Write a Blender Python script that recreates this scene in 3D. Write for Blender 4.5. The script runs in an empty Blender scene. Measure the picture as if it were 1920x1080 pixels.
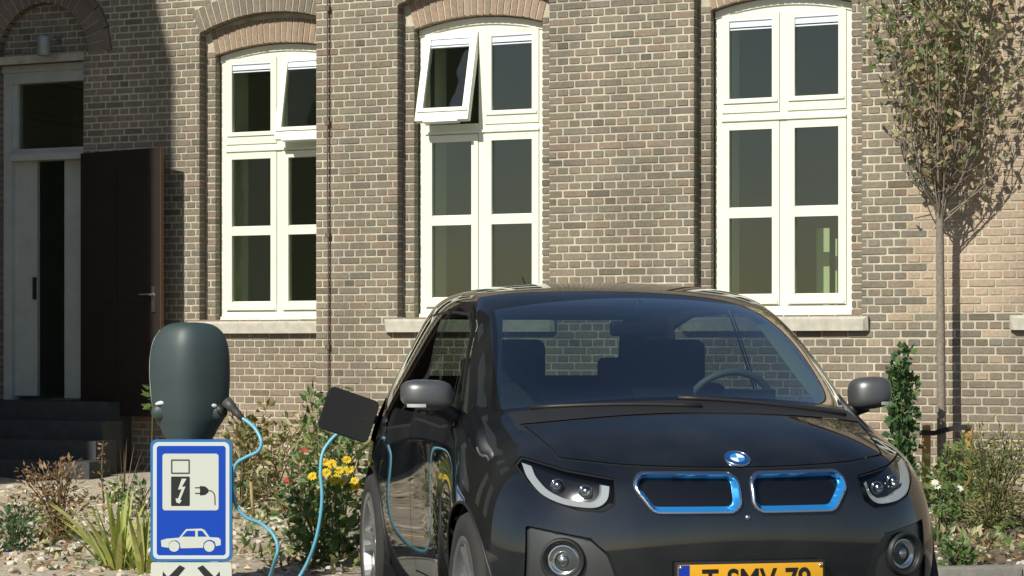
import bpy, bmesh, math, random
from mathutils import Vector, Matrix
from mathutils.bvhtree import BVHTree
from mathutils.noise import noise as pnoise

random.seed(7)
R = math.radians
scene = bpy.context.scene
COL = scene.collection

# ------------------------------------------------------------------ camera
CAM_H = 1.30
FPX = 4100.0
cam_d = bpy.data.cameras.new('camera')
cam = bpy.data.objects.new('camera', cam_d)
COL.objects.link(cam)
cam.location = (0, 0, CAM_H)
cam.rotation_euler = (R(90), 0, 0)
cam_d.sensor_width = 36.0
cam_d.lens = 36.0 * FPX / 1920.0
cam_d.shift_y = 115.0 / 1920.0
cam_d.clip_start = 0.1
cam_d.clip_end = 2000.0
scene.camera = cam

# ------------------------------------------------------------------ building frame, sun, sky
WALL_A = R(23.5)
P0 = Vector((0.9677, 16.532, 0.0))
SUN_K, SUN_EL = 0.22, R(38)
_h = Matrix.Rotation(-WALL_A, 3, 'Z') @ Vector((-SUN_K, -1.0, 0.0)).normalized()
SUN_DIR = Vector((_h.x * math.cos(SUN_EL), _h.y * math.cos(SUN_EL), math.sin(SUN_EL)))
sun_d = bpy.data.lights.new('sun', 'SUN')
sun_d.energy = 5.0
sun_d.angle = R(0.5)
sun_d.color = (1.0, 0.95, 0.84)
sun = bpy.data.objects.new('sun', sun_d)
COL.objects.link(sun)
sun.rotation_euler = SUN_DIR.to_track_quat('Z', 'Y').to_euler()
sun.location = (-6, -6, 20)

world = bpy.data.worlds.new('World')
scene.world = world
world.use_nodes = True
wn = world.node_tree
bg = wn.nodes['Background']
sky = wn.nodes.new('ShaderNodeTexSky')
sky.sky_type = 'NISHITA'
sky.sun_disc = False
sky.sun_elevation = SUN_EL
sky.sun_rotation = math.atan2(SUN_DIR.x, SUN_DIR.y)
sky.air_density = 1.0
sky.dust_density = 0.6
sky.ozone_density = 1.5
wn.links.new(sky.outputs[0], bg.inputs[0])
bg.inputs[1].default_value = 0.072

vs = scene.view_settings
vs.view_transform = 'Standard'
vs.look = 'None'
vs.exposure = 0.0
vs.gamma = 1.0
vs.use_curve_mapping = False
scene.render.engine = 'CYCLES'
scene.cycles.max_bounces = 10
scene.cycles.transparent_max_bounces = 16
scene.cycles.sample_clamp_indirect = 6.0

# ------------------------------------------------------------------ materials
def srgb(r, g, b):
    def c(v):
        v /= 255.0
        return v / 12.92 if v <= 0.04045 else ((v + 0.055) / 1.055) ** 2.4
    return (c(r), c(g), c(b), 1.0)

MATS = {}
def mat(name, col, rough=0.6, metal=0.0, coat=0.0, noise_amt=0.0, noise_scale=20.0, bump=0.0, attr=None,
        spec=0.5, coat_rough=0.03, trans=None, stain=0.0):
    if name in MATS:
        return MATS[name]
    m = bpy.data.materials.new(name)
    m.use_nodes = True
    nt = m.node_tree
    p = nt.nodes['Principled BSDF']
    p.inputs['Roughness'].default_value = rough
    p.inputs['Metallic'].default_value = metal
    p.inputs['Coat Weight'].default_value = coat
    p.inputs['Coat Roughness'].default_value = coat_rough
    p.inputs['Specular IOR Level'].default_value = spec
    if coat >= 1.0: p.inputs['Coat IOR'].default_value = 1.9
    p.inputs['Base Color'].default_value = (*col[:3], 1)
    src = None
    if attr:
        a = nt.nodes.new('ShaderNodeAttribute')
        a.attribute_name = attr
        src = a.outputs['Color']
    if noise_amt > 0 or bump > 0:
        tc = nt.nodes.new('ShaderNodeTexCoord')
        n = nt.nodes.new('ShaderNodeTexNoise')
        n.inputs['Scale'].default_value = noise_scale
        n.inputs['Detail'].default_value = 8
        n.inputs['Roughness'].default_value = 0.65
        nt.links.new(tc.outputs['Object'], n.inputs['Vector'])
        if noise_amt > 0:
            mr = nt.nodes.new('ShaderNodeMapRange')
            mr.inputs['From Min'].default_value = 0.3
            mr.inputs['From Max'].default_value = 0.7
            mr.inputs['To Min'].default_value = 1 - noise_amt
            mr.inputs['To Max'].default_value = 1 + noise_amt
            nt.links.new(n.outputs['Fac'], mr.inputs['Value'])
            vm = nt.nodes.new('ShaderNodeVectorMath')
            vm.operation = 'SCALE'
            if src is not None:
                nt.links.new(src, vm.inputs[0])
            else:
                vm.inputs[0].default_value = col[:3]
            nt.links.new(mr.outputs[0], vm.inputs['Scale'])
            src = vm.outputs[0]
            if stain > 0:
                ns = nt.nodes.new('ShaderNodeTexNoise'); ns.inputs['Scale'].default_value = 1.1; ns.inputs['Detail'].default_value = 5
                mpz = nt.nodes.new('ShaderNodeMapping'); mpz.inputs['Scale'].default_value = (1.7, 1.7, 0.55)
                nt.links.new(tc.outputs['Object'], mpz.inputs[0]); nt.links.new(mpz.outputs[0], ns.inputs['Vector'])
                m2 = nt.nodes.new('ShaderNodeMapRange')
                m2.inputs['From Min'].default_value = 0.32; m2.inputs['From Max'].default_value = 0.68
                m2.inputs['To Min'].default_value = 1 - stain; m2.inputs['To Max'].default_value = 1 + stain
                nt.links.new(ns.outputs['Fac'], m2.inputs['Value'])
                v2 = nt.nodes.new('ShaderNodeVectorMath'); v2.operation = 'SCALE'
                nt.links.new(src, v2.inputs[0]); nt.links.new(m2.outputs[0], v2.inputs['Scale'])
                src = v2.outputs[0]
        if bump > 0:
            b = nt.nodes.new('ShaderNodeBump')
            b.inputs['Strength'].default_value = bump
            b.inputs['Distance'].default_value = 0.01
            nt.links.new(n.outputs['Fac'], b.inputs['Height'])
            nt.links.new(b.outputs[0], p.inputs['Normal'])
    if src is not None:
        nt.links.new(src, p.inputs['Base Color'])
    if trans:
        t = nt.nodes.new('ShaderNodeBsdfTranslucent')
        mx = nt.nodes.new('ShaderNodeMixShader')
        mx.inputs[0].default_value = trans
        if src is not None:
            nt.links.new(src, t.inputs[0])
        else:
            t.inputs[0].default_value = (*col[:3], 1)
        out = nt.nodes['Material Output']
        nt.links.new(p.outputs[0], mx.inputs[1])
        nt.links.new(t.outputs[0], mx.inputs[2])
        nt.links.new(mx.outputs[0], out.inputs[0])
    MATS[name] = m
    return m

def glass(name, tint, refl=1.0, ior=1.5, rough=0.0, wavy=0.0):
    m = bpy.data.materials.new(name)
    m.use_nodes = True
    nt = m.node_tree
    nt.nodes.remove(nt.nodes['Principled BSDF'])
    out = nt.nodes['Material Output']
    t = nt.nodes.new('ShaderNodeBsdfTransparent')
    t.inputs[0].default_value = (*tint, 1)
    g = nt.nodes.new('ShaderNodeBsdfGlossy')
    g.inputs['Roughness'].default_value = rough
    fr = nt.nodes.new('ShaderNodeFresnel')
    ge = nt.nodes.new('ShaderNodeNewGeometry')          # thin sheet: same reflectance from either face
    mi_ = nt.nodes.new('ShaderNodeMix'); mi_.data_type = 'FLOAT'
    mi_.inputs[2].default_value = ior; mi_.inputs[3].default_value = 1.0 / ior
    nt.links.new(ge.outputs['Backfacing'], mi_.inputs[0])
    nt.links.new(mi_.outputs[0], fr.inputs[0])
    ml = nt.nodes.new('ShaderNodeMath')
    ml.operation = 'MULTIPLY'
    ml.use_clamp = True
    ml.inputs[1].default_value = refl
    nt.links.new(fr.outputs[0], ml.inputs[0])
    mx = nt.nodes.new('ShaderNodeMixShader')
    nt.links.new(ml.outputs[0], mx.inputs[0])
    nt.links.new(t.outputs[0], mx.inputs[1])
    nt.links.new(g.outputs[0], mx.inputs[2])
    if wavy > 0:
        tc = nt.nodes.new('ShaderNodeTexCoord'); nz = nt.nodes.new('ShaderNodeTexNoise'); nz.inputs['Scale'].default_value = 2.2; nz.inputs['Detail'].default_value = 2
        bu = nt.nodes.new('ShaderNodeBump'); bu.inputs['Strength'].default_value = 1.0; bu.inputs['Distance'].default_value = wavy
        nt.links.new(tc.outputs['Object'], nz.inputs[0]); nt.links.new(nz.outputs['Fac'], bu.inputs['Height']); nt.links.new(bu.outputs[0], g.inputs['Normal'])
    nt.links.new(mx.outputs[0], out.inputs[0])
    MATS[name] = m
    return m

# ------------------------------------------------------------------ mesh helpers
class MB:
    def __init__(self):
        self.v, self.f, self.c, self.m = [], [], [], []
    def face(self, pts, col=None, mi=0):
        i = len(self.v)
        self.v += [tuple(p) for p in pts]
        self.f.append(tuple(range(i, i + len(pts))))
        self.c.append(col)
        self.m.append(mi)
    def box(self, x0, x1, y0, y1, z0, z1, col=None, mi=0):
        i = len(self.v)
        self.v += [(x0, y0, z0), (x1, y0, z0), (x1, y1, z0), (x0, y1, z0),
                   (x0, y0, z1), (x1, y0, z1), (x1, y1, z1), (x0, y1, z1)]
        for q in ((0, 3, 2, 1), (4, 5, 6, 7), (0, 1, 5, 4), (1, 2, 6, 5), (2, 3, 7, 6), (3, 0, 4, 7)):
            self.f.append(tuple(i + k for k in q))
            self.c.append(col)
            self.m.append(mi)
    def mesh(self, name, mats=(), smooth=False):
        me = bpy.data.meshes.new(name)
        me.from_pydata(self.v, [], self.f)
        if any(c is not None for c in self.c):
            at = me.color_attributes.new('Col', 'FLOAT_COLOR', 'CORNER')
            buf = []
            for f, c in zip(self.f, self.c):
                cc = (*c[:3], 1.0) if c is not None else (0.5, 0.5, 0.5, 1.0)
                buf += list(cc) * len(f)
            at.data.foreach_set('color', buf)
        for m in mats:
            me.materials.append(m)
        me.polygons.foreach_set('material_index', self.m)
        if smooth:
            me.polygons.foreach_set('use_smooth', [True] * len(self.f))
        me.update()
        return me
    def build(self, name, m, parent=None, smooth=False):
        mats = m if isinstance(m, (list, tuple)) else [m]
        return link(name, self.mesh(name, mats, smooth), parent)

def link(name, me, parent=None):
    o = bpy.data.objects.new(name, me)
    COL.objects.link(o)
    if parent is not None:
        o.parent = parent
    return o

def empty(name, loc=(0, 0, 0), rz=0.0):
    o = bpy.data.objects.new(name, None)
    o.empty_display_size = 0.2
    COL.objects.link(o)
    o.location = loc
    o.rotation_euler = (0, 0, rz)
    return o

def tag(o, label=None, cat=None, group=None, kind=None):
    if label: o['label'] = label
    if cat: o['category'] = cat
    if group: o['group'] = group
    if kind: o['kind'] = kind
    return o

def from_bm(name, bm, m, parent=None, smooth=True):
    me = bpy.data.meshes.new(name)
    bm.to_mesh(me)
    bm.free()
    for k in (m if isinstance(m, (list, tuple)) else [m]):
        me.materials.append(k)
    if smooth:
        me.polygons.foreach_set('use_smooth', [True] * len(me.polygons))
        try:
            me.set_sharp_from_angle(angle=R(40))
        except Exception:
            pass
    return link(name, me, parent)

def rbox(name, x0, x1, y0, y1, z0, z1, bev, m, parent=None, seg=3):
    bm = bmesh.new()
    bmesh.ops.create_cube(bm, size=1)
    for v in bm.verts:
        v.co = Vector(((x0 + x1) / 2 + v.co.x * (x1 - x0), (y0 + y1) / 2 + v.co.y * (y1 - y0), (z0 + z1) / 2 + v.co.z * (z1 - z0)))
    bmesh.ops.bevel(bm, geom=bm.edges[:], offset=bev, segments=seg, affect='EDGES', profile=0.6)
    return from_bm(name, bm, m, parent)

def spline(pts, n):
    P = [Vector(p) for p in pts]
    out = []
    for i in range(len(P) - 1):
        a, b = P[i], P[i + 1]
        p = P[i - 1] if i > 0 else a - (b - a)
        q = P[i + 2] if i + 2 < len(P) else b + (b - a)
        for k in range(n):
            t = k / n
            t2, t3 = t * t, t * t * t
            out.append(0.5 * ((2 * a) + (-p + b) * t + (2 * p - 5 * a + 4 * b - q) * t2 + (-p + 3 * a - 3 * b + q) * t3))
    out.append(P[-1])
    return out

def tube_mb(mb, pts, rad, seg=8, col=None, cap=True, mi=0):
    pts = [Vector(p) for p in pts]
    rad = rad if isinstance(rad, (list, tuple)) else [rad] * len(pts)
    base = len(mb.v)
    prev = None
    for i, p in enumerate(pts):
        d = (pts[min(i + 1, len(pts) - 1)] - pts[max(i - 1, 0)])
        if d.length < 1e-9: d = Vector((0, 0, 1))
        d.normalize()
        if prev is None:
            u = d.orthogonal().normalized()
        else:
            u = prev - d * prev.dot(d)
            u = u.normalized() if u.length > 1e-6 else d.orthogonal().normalized()
        prev = u
        w = d.cross(u)
        for k in range(seg):
            a = 2 * math.pi * k / seg
            mb.v.append(tuple(p + (u * math.cos(a) + w * math.sin(a)) * rad[i]))
    for i in range(len(pts) - 1):
        for k in range(seg):
            k2 = (k + 1) % seg
            mb.f.append((base + i * seg + k, base + i * seg + k2, base + (i + 1) * seg + k2, base + (i + 1) * seg + k))
            mb.c.append(col); mb.m.append(mi)
    if cap:
        mb.f.append(tuple(base + k for k in reversed(range(seg)))); mb.c.append(col); mb.m.append(mi)
        b2 = base + (len(pts) - 1) * seg
        mb.f.append(tuple(b2 + k for k in range(seg))); mb.c.append(col); mb.m.append(mi)

def tube(name, pts, rad, m, parent=None, seg=10, n=0):
    if n: pts = spline(pts, n)
    mb = MB()
    tube_mb(mb, pts, rad, seg)
    return mb.build(name, m, parent, smooth=True)

def lathe(mb, prof, axis_o, ax, up, seg=40, mi=0):
    """prof: list of (radius, along)."""
    ax = Vector(ax).normalized(); up = Vector(up).normalized()
    sd = ax.cross(up)
    base = len(mb.v)
    for r, a in prof:
        for k in range(seg):
            t = 2 * math.pi * k / seg
            mb.v.append(tuple(Vector(axis_o) + ax * a + (up * math.cos(t) + sd * math.sin(t)) * r))
    for i in range(len(prof) - 1):
        for k in range(seg):
            k2 = (k + 1) % seg
            mb.f.append((base + i * seg + k, base + (i + 1) * seg + k, base + (i + 1) * seg + k2, base + i * seg + k2))
            mb.c.append(None); mb.m.append(mi)

# ------------------------------------------------------------------ common materials
M_brick = mat('brick_clay', (0.2, 0.16, 0.12), 0.9, attr='Col', noise_amt=0.22, noise_scale=38, bump=0.35, stain=0.2)
M_mortar = mat('lime_mortar', (0.455, 0.42, 0.325), 0.95, noise_amt=0.25, noise_scale=7, bump=0.4, stain=0.2)
M_cream = mat('cream_paint', (0.80, 0.815, 0.69), 0.35, noise_amt=0.03, noise_scale=6)
M_sill = mat('sill_stone', (0.47, 0.45, 0.38), 0.8, noise_amt=0.18, noise_scale=14, bump=0.2)
M_pane = glass('window_glass', (0.84, 0.89, 0.80), refl=1.9, ior=1.5, wavy=0.0022)
M_vent = mat('ventilator_white', (0.72, 0.78, 0.84), 0.4)
M_room = mat('room_plaster', (0.46, 0.49, 0.40), 0.9)
M_reveal = mat('reveal_plaster', (0.75, 0.78, 0.66), 0.9)
M_dark = mat('dark_metal', (0.02, 0.02, 0.022), 0.6)

# ------------------------------------------------------------------ ground and bed
m = bpy.data.materials.new('asphalt'); m.use_nodes = True
nt = m.node_tree; p = nt.nodes['Principled BSDF']; p.inputs['Roughness'].default_value = 0.9
tc = nt.nodes.new('ShaderNodeTexCoord'); n1 = nt.nodes.new('ShaderNodeTexNoise'); n1.inputs['Scale'].default_value = 60; n1.inputs['Detail'].default_value = 6
n2 = nt.nodes.new('ShaderNodeTexNoise'); n2.inputs['Scale'].default_value = 0.6
mxa = nt.nodes.new('ShaderNodeMix'); mxa.data_type = 'FLOAT'; mxa.inputs[0].default_value = 0.5
rp = nt.nodes.new('ShaderNodeValToRGB')
rp.color_ramp.elements[0].position = 0.3; rp.color_ramp.elements[0].color = (0.045, 0.043, 0.04, 1)
rp.color_ramp.elements[1].position = 0.75; rp.color_ramp.elements[1].color = (0.12, 0.115, 0.105, 1)
nt.links.new(tc.outputs['Object'], n1.inputs[0]); nt.links.new(tc.outputs['Object'], n2.inputs[0])
nt.links.new(n1.outputs[0], mxa.inputs[2]); nt.links.new(n2.outputs[0], mxa.inputs[3])
nt.links.new(mxa.outputs[0], rp.inputs[0]); nt.links.new(rp.outputs[0], p.inputs['Base Color'])
bmp = nt.nodes.new('ShaderNodeBump'); bmp.inputs['Strength'].default_value = 0.4; bmp.inputs['Distance'].default_value = 0.01
nt.links.new(n1.outputs[0], bmp.inputs['Height']); nt.links.new(bmp.outputs[0], p.inputs['Normal'])
g = MB(); g.face([(-600, -600, 0), (600, -600, 0), (600, 600, 0), (-600, 600, 0)])
tag(g.build('ground', m), kind='structure')

CAR_TH = R(11.6)
CAR_O = Vector((0.821, 7.6, 0.0))
KA = Vector((2.76, 11.80)); KD = Vector((math.cos(CAR_TH), math.sin(CAR_TH)))
WALL_T = Vector((math.cos(WALL_A), -math.sin(WALL_A))); WALL_N = Vector((-math.sin(WALL_A), -math.cos(WALL_A)))

def bed_z(x, y):
    kn = Vector((-KD.y, KD.x))
    dk = (Vector((x, y)) - KA).dot(kn)
    dw = (Vector((x, y)) - Vector((P0.x, P0.y))).dot(WALL_N)
    t = dk / max(dk + max(dw, 0.0), 0.01)
    t = min(max(t, 0), 1)
    return 0.10 + 0.14 * t + 0.022 * pnoise(Vector((x * 1.7, y * 1.7, 0))) + 0.012 * pnoise(Vector((x * 6, y * 6, 3))) + 0.006 * pnoise(Vector((x * 17, y * 17, 5)))

m = bpy.data.materials.new('garden_soil'); m.use_nodes = True
nt = m.node_tree; p = nt.nodes['Principled BSDF']; p.inputs['Roughness'].default_value = 0.95
tc = nt.nodes.new('ShaderNodeTexCoord')
na = nt.nodes.new('ShaderNodeTexNoise'); na.inputs['Scale'].default_value = 1.3; na.inputs['Detail'].default_value = 4
nb = nt.nodes.new('ShaderNodeTexNoise'); nb.inputs['Scale'].default_value = 26; nb.inputs['Detail'].default_value = 8; nb.inputs['Roughness'].default_value = 0.7
sx = nt.nodes.new('ShaderNodeSeparateXYZ')
nt.links.new(tc.outputs['Object'], sx.inputs[0])
mr = nt.nodes.new('ShaderNodeMapRange'); mr.inputs[1].default_value = -2.2; mr.inputs[2].default_value = 1.2; mr.inputs[3].default_value = 1.0; mr.inputs[4].default_value = 0.0
nt.links.new(sx.outputs[0], mr.inputs[0])
ad = nt.nodes.new('ShaderNodeMath'); ad.operation = 'MULTIPLY_ADD'; ad.inputs[1].default_value = 0.9; ad.inputs[2].default_value = -0.45
nt.links.new(na.outputs[0], ad.inputs[0])
ad2 = nt.nodes.new('ShaderNodeMath'); ad2.operation = 'ADD'; ad2.use_clamp = True
nt.links.new(mr.outputs[0], ad2.inputs[0]); nt.links.new(ad.outputs[0], ad2.inputs[1])
r1 = nt.nodes.new('ShaderNodeValToRGB')
r1.color_ramp.elements[0].position = 0.32; r1.color_ramp.elements[0].color = (0.085, 0.062, 0.043, 1)
r1.color_ramp.elements[1].position = 0.72; r1.color_ramp.elements[1].color = (0.27, 0.215, 0.155, 1)
r2 = nt.nodes.new('ShaderNodeValToRGB')
r2.color_ramp.elements[0].position = 0.33; r2.color_ramp.elements[0].color = (0.30, 0.24, 0.17, 1)
r2.color_ramp.elements[1].position = 0.62; r2.color_ramp.elements[1].color = (0.62, 0.56, 0.44, 1)
mx = nt.nodes.new('ShaderNodeMix'); mx.data_type = 'RGBA'
for s_, d_ in ((tc.outputs['Object'], na.inputs[0]), (tc.outputs['Object'], nb.inputs[0]), (nb.outputs[0], r1.inputs[0]), (nb.outputs[0], r2.inputs[0]),
               (ad2.outputs[0], mx.inputs[0]), (r1.outputs[0], mx.inputs[6]), (r2.outputs[0], mx.inputs[7]), (mx.outputs[2], p.inputs['Base Color'])):
    nt.links.new(s_, d_)
bmp = nt.nodes.new('ShaderNodeBump'); bmp.inputs['Strength'].default_value = 0.8; bmp.inputs['Distance'].default_value = 0.02
nt.links.new(nb.outputs[0], bmp.inputs['Height']); nt.links.new(bmp.outputs[0], p.inputs['Normal'])
bed = MB()
NU, NV = 150, 90
kn = Vector((-KD.y, KD.x))
idx = {}
for j in range(NV + 1):
    for i in range(NU + 1):
        a = -8.5 + 17.0 * i / NU
        # the strip runs from the kerb line to beyond the facade
        base = KA + KD * (a - 2.76) + kn * 0.16
        t = j / NV
        q = base + kn * (t * 10.5)
        z = bed_z(q.x, q.y)
        if j == 0: z = 0.0
        idx[i, j] = len(bed.v); bed.v.append((q.x, q.y, z))
for j in range(NV):
    for i in range(NU):
        bed.f.append((idx[i, j], idx[i + 1, j], idx[i + 1, j + 1], idx[i, j + 1])); bed.c.append(None); bed.m.append(0)
tag(bed.build('planting_bed', m, smooth=True), kind='structure')
kerb = empty('kerb', (KA.x, KA.y, 0), CAR_TH); tag(kerb, kind='structure')
M_kerb = mat('kerb_concrete', (0.25, 0.24, 0.21), 0.9, noise_amt=0.2, noise_scale=18, bump=0.3)
for i in range(-11, 6):
    rbox('kerb_stone', i * 1.0 + 0.004, i * 1.0 + 0.996, 0.0, 0.16, -0.05, 0.125, 0.012, M_kerb, kerb, 2)

# ------------------------------------------------------------------ brick building
B = empty('brick_building', P0, -WALL_A)
tag(B, 'brown brick building with tall cream framed windows behind the parked car', 'building')
RC = 0.70            # recess of the left bay
COURSE, HEAD = 0.060, 0.0972
JT = 0.0128

def proj_b(s, y, z):
    w = Matrix.Rotation(-WALL_A, 3, 'Z') @ Vector((s, y, z)) + P0
    return 960 + FPX * w.x / w.y, 655 - FPX * (w.z - CAM_H) / w.y

def arch_z(op, s):
    """intrados height of a segmental arch at s"""
    h = (op['r'] - op['l']) / 2
    c = (op['r'] + op['l']) / 2
    rise = op['crown'] - op['spring']
    Rr = (h * h + rise * rise) / (2 * rise)
    x = s - c
    if abs(x) >= Rr: return op['spring']
    return op['crown'] - Rr + math.sqrt(Rr * Rr - x * x)

def arch_half(op, z, extra=0.0):
    h = (op['r'] - op['l']) / 2
    rise = op['crown'] - op['spring']
    Rr = (h * h + rise * rise) / (2 * rise)
    cz = op['crown'] - Rr
    RR = Rr + extra
    dz = z - cz
    if abs(dz) >= RR: return 0.0
    x = math.sqrt(RR * RR - dz * dz)
    return x

def span(op, z, extra=0.0):
    """s-range removed at height z (None if outside)"""
    if z < op['bot']: return None
    c = (op['l'] + op['r']) / 2
    h = (op['r'] - op['l']) / 2
    if extra == 0.0:
        if z <= op['spring']: return (op['l'], op['r'])
        x = arch_half(op, z)
        return (c - min(x, h), c + min(x, h)) if x > 0 and z < op['crown'] else None
    rise = op['crown'] - op['spring']
    Rr = (h * h + rise * rise) / (2 * rise)
    cz = op['crown'] - Rr
    # skewback line: from springing outwards along the radius
    if z <= op['spring']: return (op['l'], op['r'])
    x = arch_half(op, z, extra)
    slope = h / max(op['spring'] - cz, 0.05)
    xs = h + (z - op['spring']) * slope
    x = min(x, xs)
    return (c - x, c + x) if x > 0 else None

def sub_intervals(iv, rem):
    out = []
    for a, b in iv:
        cur = [(a, b)]
        for l, r in rem:
            nx = []
            for p_, q_ in cur:
                if r <= p_ or l >= q_: nx.append((p_, q_)); continue
                if l > p_: nx.append((p_, l))
                if r < q_: nx.append((r, q_))
            cur = nx
        out += cur
    return out

BR = []   # every brick: (s0,s1,z0,z1,yface,depth,colour)
def bcol(s, z, y):
    base = random.choice([(0.190, 0.162, 0.120), (0.180, 0.156, 0.118), (0.168, 0.148, 0.115), (0.205, 0.160, 0.120), (0.162, 0.146, 0.116), (0.186, 0.163, 0.122)])
    if z < 1.43:
        t = min(1.0, (1.43 - z) / 0.5) * (0.9 if y > .3 else 0.55)
        base = tuple(a * (1 - t) + b * t for a, b in zip(base, (0.235, 0.182, 0.138)))
    k = random.uniform(0.99, 1.22)
    if random.random() < 0.06: k *= 0.72
    c = [v * k for v in base]
    edge = 2.06 + 0.12 * pnoise(Vector((0, 0, z * 5))) + (0.10 if int(z / COURSE) % 2 else 0.0)
    if y < 0.05 and s > edge and z > 1.53:      # lighter rebuilt stretch of wall
        kk = random.uniform(0.9, 1.1); c = [v * kk for v in (0.40, 0.305, 0.22)]
    elif y < 0.05 and s > 1.75 and z <= 1.53 and random.random() < 0.16:
        kk = random.uniform(0.9, 1.1); c = [v * kk for v in (0.37, 0.29, 0.21)]
    return c

def brick_field(s0, s1, z0, z1, y, ops, depth_fn, ring, off=0.0):
    n = int(round((z1 - z0) / COURSE))
    for i in range(n):
        za, zb = z0 + i * COURSE, z0 + (i + 1) * COURSE
        zm = (za + zb) / 2
        rem = [r for r in (span(o, zm, ring) for o in ops) if r]
        iv = sub_intervals([(s0, s1)], rem)
        gi = int(round(za / COURSE))
        if gi % 2 == 0:
            L = HEAD; ph = 0.0
        else:
            L = 2 * HEAD; ph = HEAD * 0.5 + (HEAD if gi % 4 == 1 else 0.0)
        for a, b in iv:
            k = math.floor((a - ph - off) / L)
            cuts = [a]
            while True:
                k += 1
                q = ph + off + k * L
                if q >= b: break
                if q > a: cuts.append(q)
            cuts.append(b)
            # drop slivers
            c2 = [cuts[0]]
            for q in cuts[1:-1]:
                if q - c2[-1] < 0.035: continue
                c2.append(q)
            if len(c2) > 1 and cuts[-1] - c2[-1] < 0.035: c2.pop()
            c2.append(cuts[-1])
            for p_, q_ in zip(c2, c2[1:]):
                if q_ - p_ < 0.02: continue
                d = depth_fn(p_, q_, a, b, zm)
                ja = 0 if abs(p_ - a) < 1e-6 and a > s0 else JT / 2
                jb = 0 if abs(q_ - b) < 1e-6 and b < s1 else JT / 2
                BR.append((p_ + ja, q_ - jb, za + JT / 2, zb - JT / 2, y, d, bcol((p_ + q_) / 2, zm, y)))

def brick_geo(mb, b):
    s0, s1, z0, z1, y, d, c = b
    j = lambda k=0.0016: random.uniform(-k, k)
    s0 += j(); s1 += j(); z0 += j(0.0012); z1 += j(0.0012)
    yf = y + random.uniform(-0.0025, 0.002)
    r = min(0.0055, (s1 - s0) * 0.25)
    r2 = r * random.uniform(0.6, 1.1)
    fr = [(s0 + r, z0), (s1 - r, z0), (s1, z0 + r2), (s1, z1 - r2), (s1 - r, z1), (s0 + r, z1), (s0, z1 - r2), (s0, z0 + r2)]
    i = len(mb.v)
    cx, cz = (s0 + s1) / 2, (z0 + z1) / 2
    e = 0.0022
    mb.v += [(a + (e if a < cx else -e), yf, q + (e if q < cz else -e)) for a, q in fr]
    mb.v += [(a, yf + 0.003, q) for a, q in fr]
    mb.v += [(a, y + d, q) for a, q in fr]
    mb.f.append(tuple(i + k for k in range(8))); mb.c.append(c); mb.m.append(0)
    for k in range(8):
        k2 = (k + 1) % 8
        for lo, hi in ((0, 8), (8, 16)):
            mb.f.append((i + lo + k2, i + lo + k, i + hi + k, i + hi + k2)); mb.c.append(c); mb.m.append(0)

# openings: windows (frame left, width, base plane)
D1, D2 = 0.10, 0.085
WIN = [dict(x=-4.195, w=1.165, y=RC, open='R', ph='leftmost'), dict(x=-1.937, w=1.085, y=0.0, open='L'),
       dict(x=0.539, w=1.06, y=0.0, open=''), dict(x=2.985, w=1.06, y=0.0, open='')]
for w in WIN:
    l, r = w['x'] - 0.008, w['x'] + w['w'] + 0.008
    w['inner'] = dict(l=l, r=r, bot=1.545, spring=3.848, crown=3.925)
    w['outer'] = dict(l=l - 0.10, r=r + 0.10, bot=1.545, spring=4.03, crown=4.175)
Z_TOP = 4.80
DOOR = dict(l=-6.43, r=-5.50, bot=0.0, spring=3.86, crown=3.861)
S_PIER = -2.785
S_RIGHT = 4.56
main_ops = [w['outer'] for w in WIN if w['y'] == 0.0]
left_ops = [WIN[0]['outer']]
def dfn(p_, q_, a, b, z): return 0.105 if (abs(p_ - a) < 1e-6 or abs(q_ - b) < 1e-6) else 0.03
brick_field(S_PIER, S_RIGHT, 0.06, Z_TOP, 0.0, main_ops, dfn, 0.205)
door_arch = dict(l=-6.43, r=-5.45, bot=3.93, spring=3.93, crown=4.40)
brick_field(-7.6, S_PIER + 0.05, 0.06, Z_TOP, RC, left_ops + [dict(DOOR), door_arch], dfn, 0.205, 0.03)
# recessed band round each window
for w in WIN:
    o, i_ = w['outer'], w['inner']
    full = dict(o)
    ops = [i_]
    n0 = len(BR)
    brick_field(o['l'] + 0.001, o['r'] - 0.001, 1.54, 3.90, w['y'] + D1, ops, lambda *a: 0.07, 0.205, o['l'])
# tympanum above the door
brick_field(-6.43, -5.45, 3.90, 4.44, RC + 0.09, [], lambda *a: 0.03, 0.0)
BR = [b for b in BR if not (b[4] == RC + 0.09 and b[3] > arch_z(door_arch, (b[0] + b[1]) / 2) + 0.05)]

def shown(b):
    u0, v0 = proj_b(b[0], b[4], b[2]); u1, v1 = proj_b(b[1], b[4], b[3])
    if u0 < 0 or u1 > 1920 or v1 < 0 or v0 > 900: return 0
    um = (u0 + u1) / 2
    if 690 < um < 1690 and v0 > 535 and (v0 - 535) > abs(um - 1180) * 0.45 - 130: return 0   # behind the car
    if um < 330: return 0
    return (u1 - u0) * (v0 - v1)
BR.sort(key=shown, reverse=True)
for b in BR[:300]:
    mb = MB(); brick_geo(mb, b); mb.build('brick', M_brick, B)
mb = MB()
for b in BR[300:]: brick_geo(mb, b)
tag(mb.build('bricks', M_brick, B), kind='stuff')

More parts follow.
